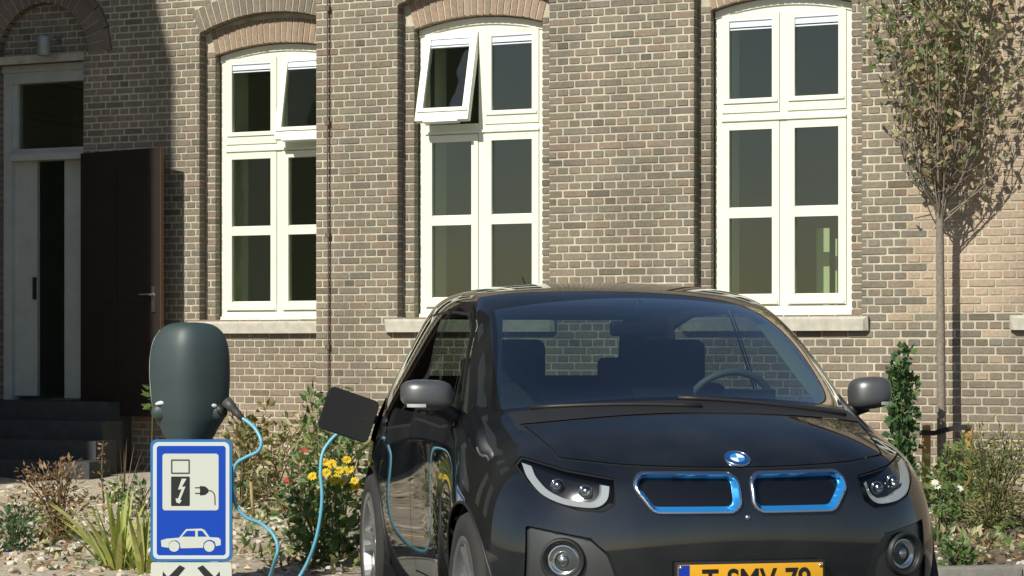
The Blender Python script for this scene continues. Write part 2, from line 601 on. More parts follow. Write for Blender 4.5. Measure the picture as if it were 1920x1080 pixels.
# mortar bed (strips with openings cut out)
mb = MB()
def mortar(s0, s1, z0, z1, y, ops, h=0.012):
    n = int((z1 - z0) / h)
    run = None
    for i in range(n + 1):
        za = z0 + i * h
        zb = min(za + h, z1)
        iv = sub_intervals([(s0, s1)], [r for r in (span(o, (za + zb) / 2) for o in ops) if r]) if i < n else None
        if run and run[1] == iv: continue
        if run:
            for a, b in run[1]:
                mb.face([(a, y, run[0]), (b, y, run[0]), (b, y, za), (a, y, za)])
        run = (za, iv)
MR = 0.0050
def shrink(o): return dict(o, l=o['l'] - 0.006, r=o['r'] + 0.006, crown=o['crown'] + 0.006)
mortar(S_PIER + 0.006, S_RIGHT, 0, Z_TOP, MR, [shrink(o) for o in main_ops])
mortar(-7.6, S_PIER + 0.1, 0, Z_TOP, RC + MR, [shrink(WIN[0]['outer']), dict(DOOR), dict(door_arch, r=-5.44)])
for w in WIN:
    o, i_ = w['outer'], w['inner']
    mortar(o['l'] - 0.1, o['r'] + 0.1, 1.4, 4.4, w['y'] + D1 + MR, [shrink(i_)])
    y = w['y']
    for sx_, s_ in ((1, o['l'] - 0.006), (-1, o['r'] + 0.006)):
        mb.face([(s_, y + 0.006, 1.45), (s_, y + D1 + 0.02, 1.45), (s_, y + D1 + 0.02, 4.2), (s_, y + 0.006, 4.2)][::sx_])
    for sx_, s_ in ((1, i_['l'] - 0.006), (-1, i_['r'] + 0.006)):
        mb.face([(s_, y + D1 + 0.006, 1.45), (s_, y + D1 + 0.2, 1.45), (s_, y + D1 + 0.2, 3.98), (s_, y + D1 + 0.006, 3.98)][::sx_])
    for op, ya, yb in ((o, y + 0.003, y + D1 + 0.01), (i_, y + D1 + 0.003, y + D1 + 0.16)):
        N = 16
        for k in range(N):
            a = op['l'] + (op['r'] - op['l']) * k / N; b = op['l'] + (op['r'] - op['l']) * (k + 1) / N
            mb.face([(a, ya, arch_z(op, a) + 0.0025), (b, ya, arch_z(op, b) + 0.0025), (b, yb, arch_z(op, b) + 0.0025), (a, yb, arch_z(op, a) + 0.0025)])
# pier left flank, tympanum backing
mb.face([(S_PIER + 0.006, 0.008, 0), (S_PIER + 0.006, RC + 0.1, 0), (S_PIER + 0.006, RC + 0.1, Z_TOP), (S_PIER + 0.006, 0.008, Z_TOP)])
mb.face([(-6.6, RC + 0.0975, 3.84), (-5.35, RC + 0.0975, 3.84), (-5.35, RC + 0.0975, 4.5), (-6.6, RC + 0.0975, 4.5)])
mb.build('wall', M_mortar, B)

# flank bricks of the pier (seen from further left)
mb = MB()
for i in range(int((Z_TOP - 0.06) / COURSE)):
    z = 0.06 + i * COURSE
    y = 0.104 if i % 2 else 0.2
    while y < RC - 0.02:
        L = min(HEAD * (1 if i % 2 == 0 else 2), RC - y)
        c = bcol(-3, z, 0.3)
        mb.box(S_PIER - 0.001, S_PIER + 0.03, y + JT / 2, y + L - JT / 2, z + JT / 2, z + COURSE - JT / 2, c)
        y += L
tag(mb.build('flank_bricks', M_brick, B), kind='stuff')

# arches: every voussoir its own piece
def arch_ring(op, y, depth, length, pitch, cols, jit=0.12):
    h = (op['r'] - op['l']) / 2; c = (op['r'] + op['l']) / 2
    rise = op['crown'] - op['spring']
    Rr = (h * h + rise * rise) / (2 * rise); cz = op['crown'] - Rr
    th = math.asin(min(h / Rr, 1.0))
    if cz > op['spring']: th = math.pi - th
    n = max(3, int(round(2 * th * Rr / pitch)))
    for k in range(n):
        a0 = -th + 2 * th * k / n; a1 = -th + 2 * th * (k + 1) / n
        g0 = JT * 0.42 / Rr
        pts = []
        L = length + random.uniform(-0.004, 0.004)
        ri = Rr + random.uniform(-0.002, 0.001)
        for a, r_ in ((a0 + g0, ri), (a1 - g0, ri), (a1 - g0 * Rr / (Rr + L), Rr + L), (a0 + g0 * Rr / (Rr + L), Rr + L)):
            pts.append((c + r_ * math.sin(a), cz + r_ * math.cos(a)))
        kk = random.uniform(1 - jit, 1 + jit); col = [v * kk for v in random.choice(cols)]
        v_ = MB()
        yf = y + random.uniform(-0.003, 0.001)
        e = 0.0025
        cx = sum(p_[0] for p_ in pts) / 4; cz_ = sum(p_[1] for p_ in pts) / 4
        F = [(p_[0] + (cx - p_[0]) * 0.06, yf, p_[1] + (cz_ - p_[1]) * 0.02) for p_ in pts]
        Mi = [(p_[0], yf + 0.003, p_[1]) for p_ in pts]
        Bk = [(p_[0], y + depth, p_[1]) for p_ in pts]
        v_.face(F, col)
        for q in range(4):
            q2 = (q + 1) % 4
            v_.face([F[q2], F[q], Mi[q], Mi[q2]], col)
            v_.face([Mi[q2], Mi[q], Bk[q], Bk[q2]], col)
        v_.build('arch_brick', M_brick, B)
GREYB = [(0.215, 0.185, 0.14), (0.20, 0.172, 0.13), (0.185, 0.16, 0.125)]
PINKB = [(0.29, 0.21, 0.15), (0.27, 0.20, 0.145), (0.31, 0.228, 0.165)]
for w in WIN:
    arch_ring(w['outer'], w['y'] - 0.001, 0.104, 0.20, 0.062, GREYB)
    arch_ring(w['inner'], w['y'] + D1 - 0.001, 0.10, 0.205, 0.055, PINKB, 0.07)
arch_ring(door_arch, RC - 0.002, 0.10, 0.20, 0.068, [(0.19, 0.15, 0.115), (0.17, 0.14, 0.11)])
hood = dict(l=door_arch['l'] - 0.2, r=door_arch['r'] + 0.2, bot=3.9, spring=3.93, crown=4.605)
arch_ring(hood, RC - 0.03, 0.05, 0.055, 0.20, [(0.16, 0.135, 0.11)])

# windows
def window(wd, i):
    x, w, y0 = wd['x'], wd['w'], wd['y']
    yf = y0 + D1 + D2 - 0.002
    inn = wd['inner']
    P, ST = 0.05, 0.057       # frame post, sash stile
    fr = MB()
    ydeep = yf + 0.09
    zb, zt = 1.552, 3.80
    fr.box(x, x + P, yf, ydeep, zb, zt)
    fr.box(x + w - P, x + w, yf, ydeep, zb, zt)
    fr.box(x + P, x + w - P, yf + 0.0, ydeep, zb, zb + 0.075)
    fr.box(x - 0.0, x + w + 0.0, yf - 0.022, yf, zb, zb + 0.032)          # drip at the foot
    cx = x + w / 2
    fr.box(cx - 0.027, cx + 0.027, yf + 0.001, ydeep, zb + 0.075, 3.775)
    fr.box(x + P, cx - 0.027, yf + 0.001, ydeep, 3.005, 3.085)
    fr.box(cx + 0.027, x + w - P, yf + 0.001, ydeep, 3.005, 3.085)
    fr.box(x + P, x + w - P, yf - 0.018, yf + 0.001, 3.012, 3.030)
    # arched head
    N = 14
    top = [(x + w * k / N, arch_z(inn, x + w * k / N) - 0.006) for k in range(N + 1)]
    for k in range(N):
        (a, za), (b, zb2) = top[k], top[k + 1]
        fr.face([(a, yf + 0.002, 3.80), (b, yf + 0.002, 3.80), (b, yf + 0.002, zb2), (a, yf + 0.002, za)])
        fr.face([(a, ydeep, za), (b, ydeep, zb2), (b, ydeep, 3.775), (a, ydeep, 3.775)])
        # a fillet following the arch
        fr.face([(a, yf - 0.012, za - 0.055), (b, yf - 0.012, zb2 - 0.055), (b, yf - 0.012, zb2), (a, yf - 0.012, za)])
        fr.face([(a, yf - 0.012, za - 0.055), (a, yf + 0.002, za - 0.055), (b, yf + 0.002, zb2 - 0.055), (b, yf - 0.012, zb2 - 0.055)])
    fr.face([(x, yf + 0.002, 3.775), (x + w, yf + 0.002, 3.775), (x + w, yf + 0.002, 3.80), (x, yf + 0.002, 3.80)])
    win = fr.build('window', M_cream, B)
    # lower casements
    for k in range(2):
        a = x + P + 0.003 if k == 0 else cx + 0.027 + 0.003
        b = cx - 0.027 - 0.003 if k == 0 else x + w - P - 0.003
        ys = yf - 0.010
        c = MB()
        z0, z1 = zb + 0.08, 3.000
        c.box(a, a + ST, ys, ys + 0.06, z0, z1)
        c.box(b - ST, b, ys, ys + 0.06, z0, z1)
        c.box(a + ST, b - ST, ys + 0.0005, ys + 0.06, z0, z0 + 0.075)
        c.box(a + ST, b - ST, ys + 0.0005, ys + 0.06, z1 - 0.055, z1)
        c.box(a + ST, b - ST, ys + 0.002, ys + 0.05, 2.285, 2.357)
        c.box(a + 0.012, b - 0.012, ys - 0.012, ys, z0 + 0.008, z0 + 0.03)
        # thin glazing beads
        for za, zb_ in ((z0 + 0.075, 2.285), (2.357, z1 - 0.055)):
            c.box(a + ST, b - ST, ys + 0.014, ys + 0.022, za, za + 0.008)
        c.build('casement', M_cream, win)
        g_ = MB()
        g_.box(a + ST, b - ST, ys + 0.028, ys + 0.034, z0 + 0.075, 2.285)
        g_.build('pane', M_pane, win)
        g_ = MB()
        g_.box(a + ST, b - ST, ys + 0.028, ys + 0.034, 2.357, z1 - 0.055)
        g_.build('pane', M_pane, win)
        # top sash, hinged along its upper edge
        z0, z1 = 3.075, 3.815
        op = (wd['open'] == 'L' and k == 0) or (wd['open'] == 'R' and k == 1)
        Rt = Matrix.Rotation((R(-15.5) if k == 0 else R(-11.5)) if op else 0.0, 4, 'X')
        def place(mbx, nm, mt):
            o = mbx.build(nm, mt, win)
            o.matrix_local = Matrix.Translation((0, ys, z1)) @ Rt
            return o
        c = MB()
        h = z1 - z0
        c.box(a, a + ST, 0, 0.055, -h, 0)
        c.box(b - ST, b, 0, 0.055, -h, 0)
        c.box(a + ST, b - ST, 0.0005, 0.055, -h, -h + 0.105)
        c.box(a + 0.012, b - 0.012, -0.012, 0.0, -h + 0.07, -h + 0.09)
        c.box(a + ST, b - ST, 0.0005, 0.055, -0.03, 0)
        place(c, 'top_sash', M_cream)
        g_ = MB(); g_.box(a + ST, b - ST, 0.026, 0.032, -h + 0.105, -0.115); place(g_, 'pane', M_pane)
        v_ = MB()
        v_.box(a + ST, b - ST, 0.012, 0.05, -0.098, -0.03)
        v_.box(a + ST, b - ST, 0.002, 0.012, -0.052, -0.03)
        v_.box(a + ST, b - ST, 0.016, 0.04, -0.118, -0.108)
        place(v_, 'ventilator', M_vent)
        if op:
            st = MB(); st.box(a + 0.08, b - 0.08, -0.035 + 0.02, 0.04, -h - 0.018, -h - 0.002); place(st, 'stay', M_vent)
    # stone sill
    s0, s1 = x - 0.205, x + w + 0.165
    ys0 = y0 - 0.055
    bm = bmesh.new()
    prof = [(ys0, 1.436), (ys0, 1.520), (ys0 + 0.012, 1.538), (y0 + D1 + D2, 1.553), (y0 + D1 + D2, 1.436)]
    A = [bm.verts.new((s0, p_[0], p_[1])) for p_ in prof]
    Bv = [bm.verts.new((s1, p_[0], p_[1])) for p_ in prof]
    for k in range(5):
        bm.faces.new((A[k], Bv[k], Bv[(k + 1) % 5], A[(k + 1) % 5]))
    bm.faces.new(A[::-1]); bm.faces.new(Bv)
    bmesh.ops.recalc_face_normals(bm, faces=bm.faces)
    bmesh.ops.bevel(bm, geom=[bm.edges.get((A[0], A[1])), bm.edges.get((Bv[0], Bv[1]))], offset=.032, segments=1, affect='EDGES')
    sill = from_bm('window_sill', bm, M_sill, B, smooth=False)
    return win
# (sill ends run into the facade: bricks there are cut by the sill volume)
for i, wd in enumerate(WIN):
    window(wd, i)

# rooms behind the windows
rm = MB()
for wd in WIN:
    x, w, y0 = wd['x'], wd['w'], wd['y']
    ya = y0 + D1 + D2 + 0.088
    yb, yc = ya + 0.22, ya + 3.2
    a, b = x + 0.088, x + w - 0.05
    zt, z0 = 3.86, 1.60
    for q in ([(a, ya, z0), (a, yb, z0), (a, yb, zt), (a, ya, zt)], [(b, ya, z0), (b, yb, z0), (b, yb, zt), (b, ya, zt)],
              [(a, ya, z0), (b, ya, z0), (b, yb, z0), (a, yb, z0)], [(a, ya, zt), (b, ya, zt), (b, yb, zt), (a, yb, zt)]):
        rm.face(q, mi=1)
    a2, b2, z2, zt2 = a - 0.6, b + 0.55, 0.8, 4.2
    for q in ([(a2, yb, z2), (a2, yc, z2), (a2, yc, zt2), (a2, yb, zt2)], [(b2, yb, z2), (b2, yc, z2), (b2, yc, zt2), (b2, yb, zt2)],
              [(a2, yc, z2), (b2, yc, z2), (b2, yc, zt2), (a2, yc, zt2)], [(a2, yb, z2), (b2, yb, z2), (b2, yc, z2), (a2, yc, z2)],
              [(a2, yb, zt2), (b2, yb, zt2), (b2, yc, zt2), (a2, yc, zt2)],
              [(a2, yb, z2), (a, yb, z2), (a, yb, zt2), (a2, yb, zt2)], [(b, yb, z2), (b2, yb, z2), (b2, yb, zt2), (b, yb, zt2)],
              [(a, yb, z2), (b, yb, z2), (b, yb, z0), (a, yb, z0)], [(a, yb, zt), (b, yb, zt), (b, yb, zt2), (a, yb, zt2)]):
        rm.face(q, mi=0)
rm.build('room', [M_room, M_reveal], B)
# a pale door edge and curtain seen inside the right hand window
cw = MB(); cw.box(1.20, 1.30, 0.62, 0.64, 1.55, 2.22); cw.build('curtain', mat('curtain_cloth', (0.6, 0.66, 0.5), 0.9), B)
cw = MB(); cw.box(1.335, 1.35, 0.66, 0.68, 1.55, 2.14); cw.build('curtain', MATS['curtain_cloth'], B)

# upper storey, far end, roof slab and the side wing that shades the door
m = bpy.data.materials.new('far_brick'); m.use_nodes = True
nt = m.node_tree; p = nt.nodes['Principled BSDF']; p.inputs['Roughness'].default_value = 0.9
tc = nt.nodes.new('ShaderNodeTexCoord'); mp = nt.nodes.new('ShaderNodeMapping'); mp.inputs['Rotation'].default_value = (R(90), 0, 0)
bk = nt.nodes.new('ShaderNodeTexBrick'); bk.inputs['Scale'].default_value = 1.0
bk.inputs['Color1'].default_value = (0.2, 0.155, 0.115, 1); bk.inputs['Color2'].default_value = (0.16, 0.13, 0.1, 1); bk.inputs['Mortar'].default_value = (0.45, 0.41, 0.31, 1)
bk.inputs['Brick Width'].default_value = 0.194; bk.inputs['Row Height'].default_value = 0.06; bk.inputs['Mortar Size'].default_value = 0.006
nt.links.new(tc.outputs['Object'], mp.inputs[0]); nt.links.new(mp.outputs[0], bk.inputs[0]); nt.links.new(bk.outputs[0], p.inputs['Base Color'])
M_far = m
up = MB()
up.box(S_PIER, 9.0, 0.004, 0.3, Z_TOP + 0.001, 4.92)
up.box(-9.0, S_PIER - 0.001, RC + 0.004, 1.0, Z_TOP + 0.001, 4.92)
up.box(S_RIGHT + 0.001, 9.0, 0.004, 6.0, 0, Z_TOP)
up.box(-9.0, 9.0, 5.7, 6.0, 0, 4.90)
up.build('upper_wall', M_far, B)
M_tile = mat('roof_felt', (0.11, 0.10, 0.09), 0.8, noise_amt=0.2, noise_scale=6)
rf_ = MB()
rf_.box(-9.1, S_PIER - 0.05, RC - 0.12, 6.1, 4.925, 5.0)
rf_.box(S_PIER - 0.05 + .001, 9.1, -0.12, 6.1, 4.925, 5.0)
rf_.build('roof', M_tile, B)
WL = 9.1          # length of the wing beyond the recessed bay
S_W = -6.56
wg = MB(); wg.box(-14.0, S_W, RC - WL, RC - 0.001, 0, 11.0)
wing = wg.build('side_wing', M_far, B)
wt = MB()
for k in range(3):
    yy = RC - 2.2 - k * 2.4
    for zz in (1.5, 5.6):
        wt.box(S_W - 0.02, S_W + 0.03, yy - 0.5, yy + 0.5, zz, zz + 2.2)
wt.build('wing_window', M_cream, wing)

# door with toplight, open leaf, lamp and steps
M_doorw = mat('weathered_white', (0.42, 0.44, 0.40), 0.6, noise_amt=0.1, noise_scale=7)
M_leaf = mat('dark_brown_paint', (0.018, 0.0115, 0.009), 0.55, noise_amt=0.15, noise_scale=5)
M_step = mat('bluestone', (0.04, 0.045, 0.046), 0.8, noise_amt=0.25, noise_scale=12)
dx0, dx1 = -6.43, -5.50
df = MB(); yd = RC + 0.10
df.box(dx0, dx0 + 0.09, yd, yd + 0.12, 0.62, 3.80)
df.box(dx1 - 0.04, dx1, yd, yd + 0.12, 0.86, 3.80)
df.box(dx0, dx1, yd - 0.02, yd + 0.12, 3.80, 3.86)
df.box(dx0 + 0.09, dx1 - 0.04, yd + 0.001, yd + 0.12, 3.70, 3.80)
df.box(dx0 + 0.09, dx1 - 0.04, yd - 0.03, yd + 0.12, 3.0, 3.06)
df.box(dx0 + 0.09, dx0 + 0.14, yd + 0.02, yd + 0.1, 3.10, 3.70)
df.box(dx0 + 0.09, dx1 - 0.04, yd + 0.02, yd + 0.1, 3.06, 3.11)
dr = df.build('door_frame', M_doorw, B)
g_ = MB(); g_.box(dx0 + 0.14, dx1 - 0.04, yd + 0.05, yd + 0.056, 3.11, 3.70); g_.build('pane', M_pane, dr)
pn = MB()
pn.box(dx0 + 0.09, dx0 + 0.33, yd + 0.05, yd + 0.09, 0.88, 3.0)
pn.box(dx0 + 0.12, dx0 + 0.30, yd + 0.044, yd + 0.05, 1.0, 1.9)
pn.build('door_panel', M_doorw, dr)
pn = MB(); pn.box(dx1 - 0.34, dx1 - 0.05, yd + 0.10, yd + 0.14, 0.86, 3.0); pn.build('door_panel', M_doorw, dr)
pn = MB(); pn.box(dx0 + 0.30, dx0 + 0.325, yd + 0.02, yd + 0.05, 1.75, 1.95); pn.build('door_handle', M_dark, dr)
hall = MB()
hall.face([(dx0 - 1, yd + 2.5, 0.8), (dx1 + 1, yd + 2.5, 0.8), (dx1 + 1, yd + 2.5, 4), (dx0 - 1, yd + 2.5, 4)])
hall.face([(dx0 - 0.05, yd + 0.12, 0.8), (dx0 - 1, yd + 2.5, 0.8), (dx0 - 1, yd + 2.5, 4), (dx0 - 0.05, yd + 0.12, 4)])
hall.face([(dx1 + 0.05, yd + 0.12, 0.8), (dx1 + 1, yd + 2.5, 0.8), (dx1 + 1, yd + 2.5, 4), (dx1 + 0.05, yd + 0.12, 4)])
hall.face([(dx0 - 1, yd + 0.1, 0.84), (dx1 + 1, yd + 0.1, 0.84), (dx1 + 1, yd + 2.5, 0.84), (dx0 - 1, yd + 2.5, 0.84)])
hall.face([(dx0 - 1, yd + 0.1, 4.0), (dx1 + 1, yd + 0.1, 4.0), (dx1 + 1, yd + 2.5, 4.0), (dx0 - 1, yd + 2.5, 4.0)])
hall.build('hall', M_room, B)
# reveal of the door bay
rv = MB()
for s_ in (dx0 - 0.002, dx1 + 0.003):
    rv.face([(s_, RC + 0.005, 0.2), (s_, yd + 0.15, 0.2), (s_, yd + 0.15, 3.93), (s_, RC + 0.005, 3.93)])
rv.face([(dx0, RC + 0.005, 3.861), (dx1, RC + 0.005, 3.861), (dx1, yd + 0.15, 3.861), (dx0, yd + 0.15, 3.861)])
rv.build('door_reveal', M_brick if False else mat('plain_brick', (0.14, 0.11, 0.085), 0.9, noise_amt=0.2, noise_scale=30), B)
lf = MB()
LW, LZ0, LZ1 = 0.99, 0.72, 3.03
lf.box(0, LW, -0.022, 0.022, LZ0, LZ1)
for za, zb_ in ((0.9, 1.55), (1.7, 2.85)):
    for xa, xb in ((0.12, 0.46), (0.54, 0.87)):
        lf.box(xa, xb, -0.03, -0.022, za, zb_)
leaf = lf.build('door_leaf', M_leaf, B)
leaf.location = (dx1 + 0.015, RC - 0.035, 0)
leaf.rotation_euler = (0, 0, R(-13))
eg = MB(); eg.box(LW - 0.004, LW + 0.004, -0.02, 0.02, LZ0 + 0.002, LZ1 - 0.002); eg.build('leaf_edge', mat('lit_edge_brown', (0.15, 0.075, 0.042), 0.6), leaf)  # light on the leaf's edge, put into a paler brown strip
M_chrome = mat('satin_steel', (0.62, 0.62, 0.60), 0.28, 1.0)
hd = MB(); hd.box(LW - 0.09, LW - 0.05, -0.034, -0.022, 1.62, 1.84); tube_mb(hd, [(LW - 0.07, -0.03, 1.77), (LW - 0.07, -0.075, 1.77), (LW - 0.19, -0.08, 1.77)], 0.010, 8)
hd.build('handle', M_chrome, leaf)
M_lamp = mat('zinc_grey', (0.30, 0.34, 0.34), 0.5, 0.3)
lp = MB()
lathe(lp, [(0.0, 0.17), (0.055, 0.17), (0.06, 0.15), (0.06, 0.0), (0.052, -0.005), (0.0, -0.005)], (-5.80, RC - 0.17, 3.90), (0, 0, 1), (1, 0, 0), 20)
tube_mb(lp, [(-5.80, RC + 0.09, 4.06), (-5.80, RC - 0.02, 4.10), (-5.80, RC - 0.13, 4.02)], 0.014, 8)
lp.build('wall_lamp', M_lamp, B, smooth=True)
for k in range(4):
    rbox('step', dx0 - 0.3 - 0.05 * k, dx1 + 0.5 + 0.14 * k, RC - 0.30 * (k + 1) - 0.05, RC + (0.24 if k == 0 else -0.30 * k - 0.04), 0.05, 0.845 - 0.155 * k, 0.012, M_step, B, 2)
# lightning conductor on the pier
lc = MB(); tube_mb(lc, [(-2.66, -0.025, 5.0), (-2.66, -0.025, 2.6), (-2.655, -0.02, 1.9), (-2.66, -0.02, 0.2)], 0.007, 6)
con = lc.build('lightning_conductor', mat('oxidised_wire', (0.13, 0.095, 0.07), 0.7), B)
for zz in (4.02, 3.1, 2.2, 1.3):
    c_ = MB(); c_.box(-2.678, -2.642, -0.036, 0.0, zz, zz + 0.035); c_.build('clip', MATS['oxidised_wire'], con)

# ------------------------------------------------------------------ parked car
CAR = empty('parked_car', CAR_O, CAR_TH)
tag(CAR, 'black compact hatchback with blue rimmed grille, charging with its flap open', 'car')
M_paint = mat('black_car_paint', (0.006, 0.0075, 0.0098), 0.6, 0.0, coat=1.0, coat_rough=0.012, spec=0.0)
nt = M_paint.node_tree; p = nt.nodes['Principled BSDF']
tc = nt.nodes.new('ShaderNodeTexCoord'); nz = nt.nodes.new('ShaderNodeTexNoise'); nz.inputs['Scale'].default_value = 3.5; nz.inputs['Detail'].default_value = 8
mr = nt.nodes.new('ShaderNodeMapRange'); mr.inputs['From Min'].default_value = .35; mr.inputs['From Max'].default_value = .75; mr.inputs['To Min'].default_value = .008; mr.inputs['To Max'].default_value = .07
rp = nt.nodes.new('ShaderNodeValToRGB'); rp.color_ramp.elements[0].position = .40; rp.color_ramp.elements[0].color = (.006, .0075, .0098, 1); rp.color_ramp.elements[1].position = .85; rp.color_ramp.elements[1].color = (.022, .023, .023, 1)
nt.links.new(tc.outputs['Object'], nz.inputs[0]); nt.links.new(nz.outputs['Fac'], mr.inputs[0]); nt.links.new(mr.outputs[0], p.inputs['Coat Roughness'])
nt.links.new(nz.outputs['Fac'], rp.inputs[0]); nt.links.new(rp.outputs[0], p.inputs['Base Color'])
M_gloss = mat('gloss_black', (0.006, 0.006, 0.007), 0.12, 0.0, coat=0.6)
M_seam = mat('seam_rubber', (0.004, 0.004, 0.004), 0.9)
M_plas = mat('black_plastic', (0.018, 0.018, 0.019), 0.5)
M_satin = mat('graphite_satin', (0.12, 0.125, 0.125), 0.36, 0.8)
M_silver = mat('bright_silver', (0.80, 0.81, 0.80), 0.18, 1.0)
M_blue = mat('grille_blue', (0.03, 0.30, 0.75), 0.25, 0.5, coat=0.8)
M_tyre = mat('tyre_rubber', (0.028, 0.027, 0.025), 0.85, noise_amt=0.2, noise_scale=30)
M_alloy = mat('alloy_wheel', (0.50, 0.51, 0.51), 0.33, 0.9)
M_drl = mat('daylight_guide', (0.78, 0.80, 0.79), 0.2, 0.6)
M_screen = glass('windscreen_glass', (0.52, 0.62, 0.58), refl=4.2, ior=1.5)
M_side = glass('side_glass', (0.45, 0.52, 0.49), refl=1.2, ior=1.5)
M_lens = glass('lamp_lens', (0.93, 0.95, 0.95), refl=1.0, ior=1.48)
M_fab = mat('dark_cloth', (0.028, 0.03, 0.034), 0.85)
M_dash = mat('dash_plastic', (0.05, 0.055, 0.058), 0.65)
M_pillar = mat('pillar_trim', (0.50, 0.56, 0.52), 0.7)

# control cage: (lateral, back, up), half body
FX = [[0, .22, .45, .64, .79], [0, .22, .45, .67, .84], [0, .22, .45, .685, .868], [0, .22, .45, .685, .868], [0, .22, .45, .675, .85], [0, .22, .44, .655, .815], [0, .22, .43, .63, .775]]
FD = [[.12, .13, .16, .24, .42], [.03, .04, .08, .18, .40], [0, .008, .045, .14, .37], [-.01, -.002, .04, .135, .37], [0, .01, .055, .155, .39], [.03, .04, .09, .20, .43], [.11, .12, .17, .28, .49]]
FZ = [[.16] * 5, [.28] * 5, [.44] * 5, [.60] * 5, [.73, .73, .73, .73, .735], [.835, .835, .835, .84, .85], [.915, .915, .912, .912, .915]]
TX = [[0, .22, .43, .615, .75], [0, .24, .46, .64, .76], [0, .25, .48, .665, .765], [0, .25, .475, .645, .735], [0, .235, .445, .60, .67], [0, .225, .435, .575, .64], [0, .225, .435, .575, .64], [0, .21, .41, .54, .605], [0, .19, .36, .46, .52]]
TD = [[.32, .33, .36, .46, .66], [.64, .65, .69, .78, .90], [.78, .79, .84, .93, 1.06], [1.18, 1.19, 1.22, 1.28, 1.38], [1.56, 1.565, 1.59, 1.64, 1.70], [1.95] * 5, [2.6] * 5, [3.3] * 5, [3.72, 3.72, 3.71, 3.69, 3.65]]
TZ = [[1.0, 1.0, .995, .985, .975], [1.085, 1.083, 1.075, 1.06, 1.035], [1.135, 1.133, 1.122, 1.105, 1.075], [1.385, 1.38, 1.365, 1.335, 1.295], [1.545, 1.54, 1.525, 1.50, 1.465], [1.60, 1.595, 1.582, 1.56, 1.525], [1.605, 1.60, 1.588, 1.565, 1.53], [1.565, 1.56, 1.548, 1.528, 1.495], [1.475, 1.47, 1.46, 1.44, 1.405]]
SZ = [.16, .28, .44, .61, .78, .94]
SX = [.80, .858, .888, .894, .888, .852]
def build_cage():
    bm = bmesh.new()
    V = {}
    def add(key, x, d, z):
        if key not in V: V[key] = bm.verts.new((x, d, z))
        return V[key]
    faces = []
    for sg in (1, -1):
        def vk(kind, a, b, x, d, z):
            return add((kind, a, b, 0 if x == 0 else sg), x * sg, d, z)
        F = [[vk('f', r, c, FX[r][c], FD[r][c], FZ[r][c]) for c in range(5)] for r in range(7)]
        T = [F[6]] + [[vk('t', r, c, TX[r][c], TD[r][c], TZ[r][c]) for c in range(5)] for r in range(9)]
        # side rows, bottom to top, at stations 0..9
        side = []
        for st in range(10):
            col = []
            if st == 0:
                col = [F[r][4] for r in range(6)] + [F[6][4]]
            else:
                d = TD[st - 1][4]
                for r in range(6):
                    x, z = SX[r], SZ[r]
                    if st == 1: x -= (0.0, .0, .004, .004, .012, .035)[r]; z = (.16, .28, .44, .61, .77, .89)[r]
                    if st == 2: z = (.16, .28, .44, .61, .78, .94)[r]; x -= (0, 0, 0, 0, .004, .014)[r]
                    wst = {3: .020, 4: .056, 5: .078, 6: .082, 7: .055}.get(st, 0.0)
                    x -= wst * (.9, 1.0, 1.0, 1.0, .9, .35)[r]
                    if st == 8: x -= .012
                    if st == 9: x -= .06; z = (.20, .30, .44, .62, .80, 1.0)[r]
                    dd = d + (0.12 if st == 9 else 0)
                    col.append(vk('s', st, r, x, dd, z))
                col.append(T[st][4])
            side.append(col)
        # rear face: columns share T[9] on top, side[9] at the edge
        RD = [3.90, 3.97, 4.0, 3.99, 3.95, 3.87]
        rear = [[vk('r', r, c, [0, .22, .44, .64][c], RD[r] - [0, .005, .03, .09][c], (.20, .30, .44, .62, .80, 1.02)[r]) for c in range(4)] + [side[9][r]] for r in range(6)] + [T[9]]
        def quad(a, b, c, d, mi):
            q = [a, b, c, d] if sg == 1 else [d, c, b, a]
            if len(set(q)) == 4: faces.append((q, mi))
        for r in range(6):
            for c in range(4): quad(F[r][c], F[r][c + 1], F[r + 1][c + 1], F[r + 1][c], 0)
        for r in range(9):
            for c in range(4): quad(T[r][c], T[r][c + 1], T[r + 1][c + 1], T[r + 1][c], 1 if r < 2 else 2)
        for st in range(9):
            for r in range(6): quad(side[st][r], side[st + 1][r], side[st + 1][r + 1], side[st][r + 1], 3)
        for r in range(6):
            for c in range(4): quad(rear[r][c + 1], rear[r][c], rear[r + 1][c], rear[r + 1][c + 1], 4)
    for q, mi in faces:
        f = bm.faces.new(q); f.material_index = mi; f.smooth = True
    # gentle creases: cowl, shoulder, hood edge
    cl = bm.edges.layers.float.new('crease_edge')
    for sg in (1, -1):
        for c in range(4):
            a = V[('t', 1, c, 0 if c == 0 else sg)]; b = V[('t', 1, c + 1, sg)]
            e = bm.edges.get((a, b))
            if e: e[cl] = 0.25
        for st in range(1, 8):
            e = bm.edges.get((V[('s', st, 5, sg)], V[('s', st + 1, 5, sg)]))
            if e: e[cl] = 0.45
    return bm
cbm = build_cage()
cme = bpy.data.meshes.new('cage'); cbm.to_mesh(cme); cbm.free()
for k in range(5): cme.materials.append(None)
co = bpy.data.objects.new('cage_tmp', cme); COL.objects.link(co)
md = co.modifiers.new('s', 'SUBSURF'); md.levels = 4; md.render_levels = 4; md.boundary_smooth = 'PRESERVE_CORNERS'
dg = bpy.context.evaluated_depsgraph_get()
ev = co.evaluated_get(dg)
bod = bmesh.new(); bod.from_mesh(ev.to_mesh())
bpy.data.objects.remove(co); bpy.data.meshes.remove(cme)
bod.normal_update()
BVH = BVHTree.FromBMesh(bod)
VN = {v: v.normal.copy() for v in bod.verts}
def surf_d(x, z):
    h = BVH.ray_cast(Vector((x, -2, z)), Vector((0, 1, 0)))
    return h[0].y if h[0] else 0.3
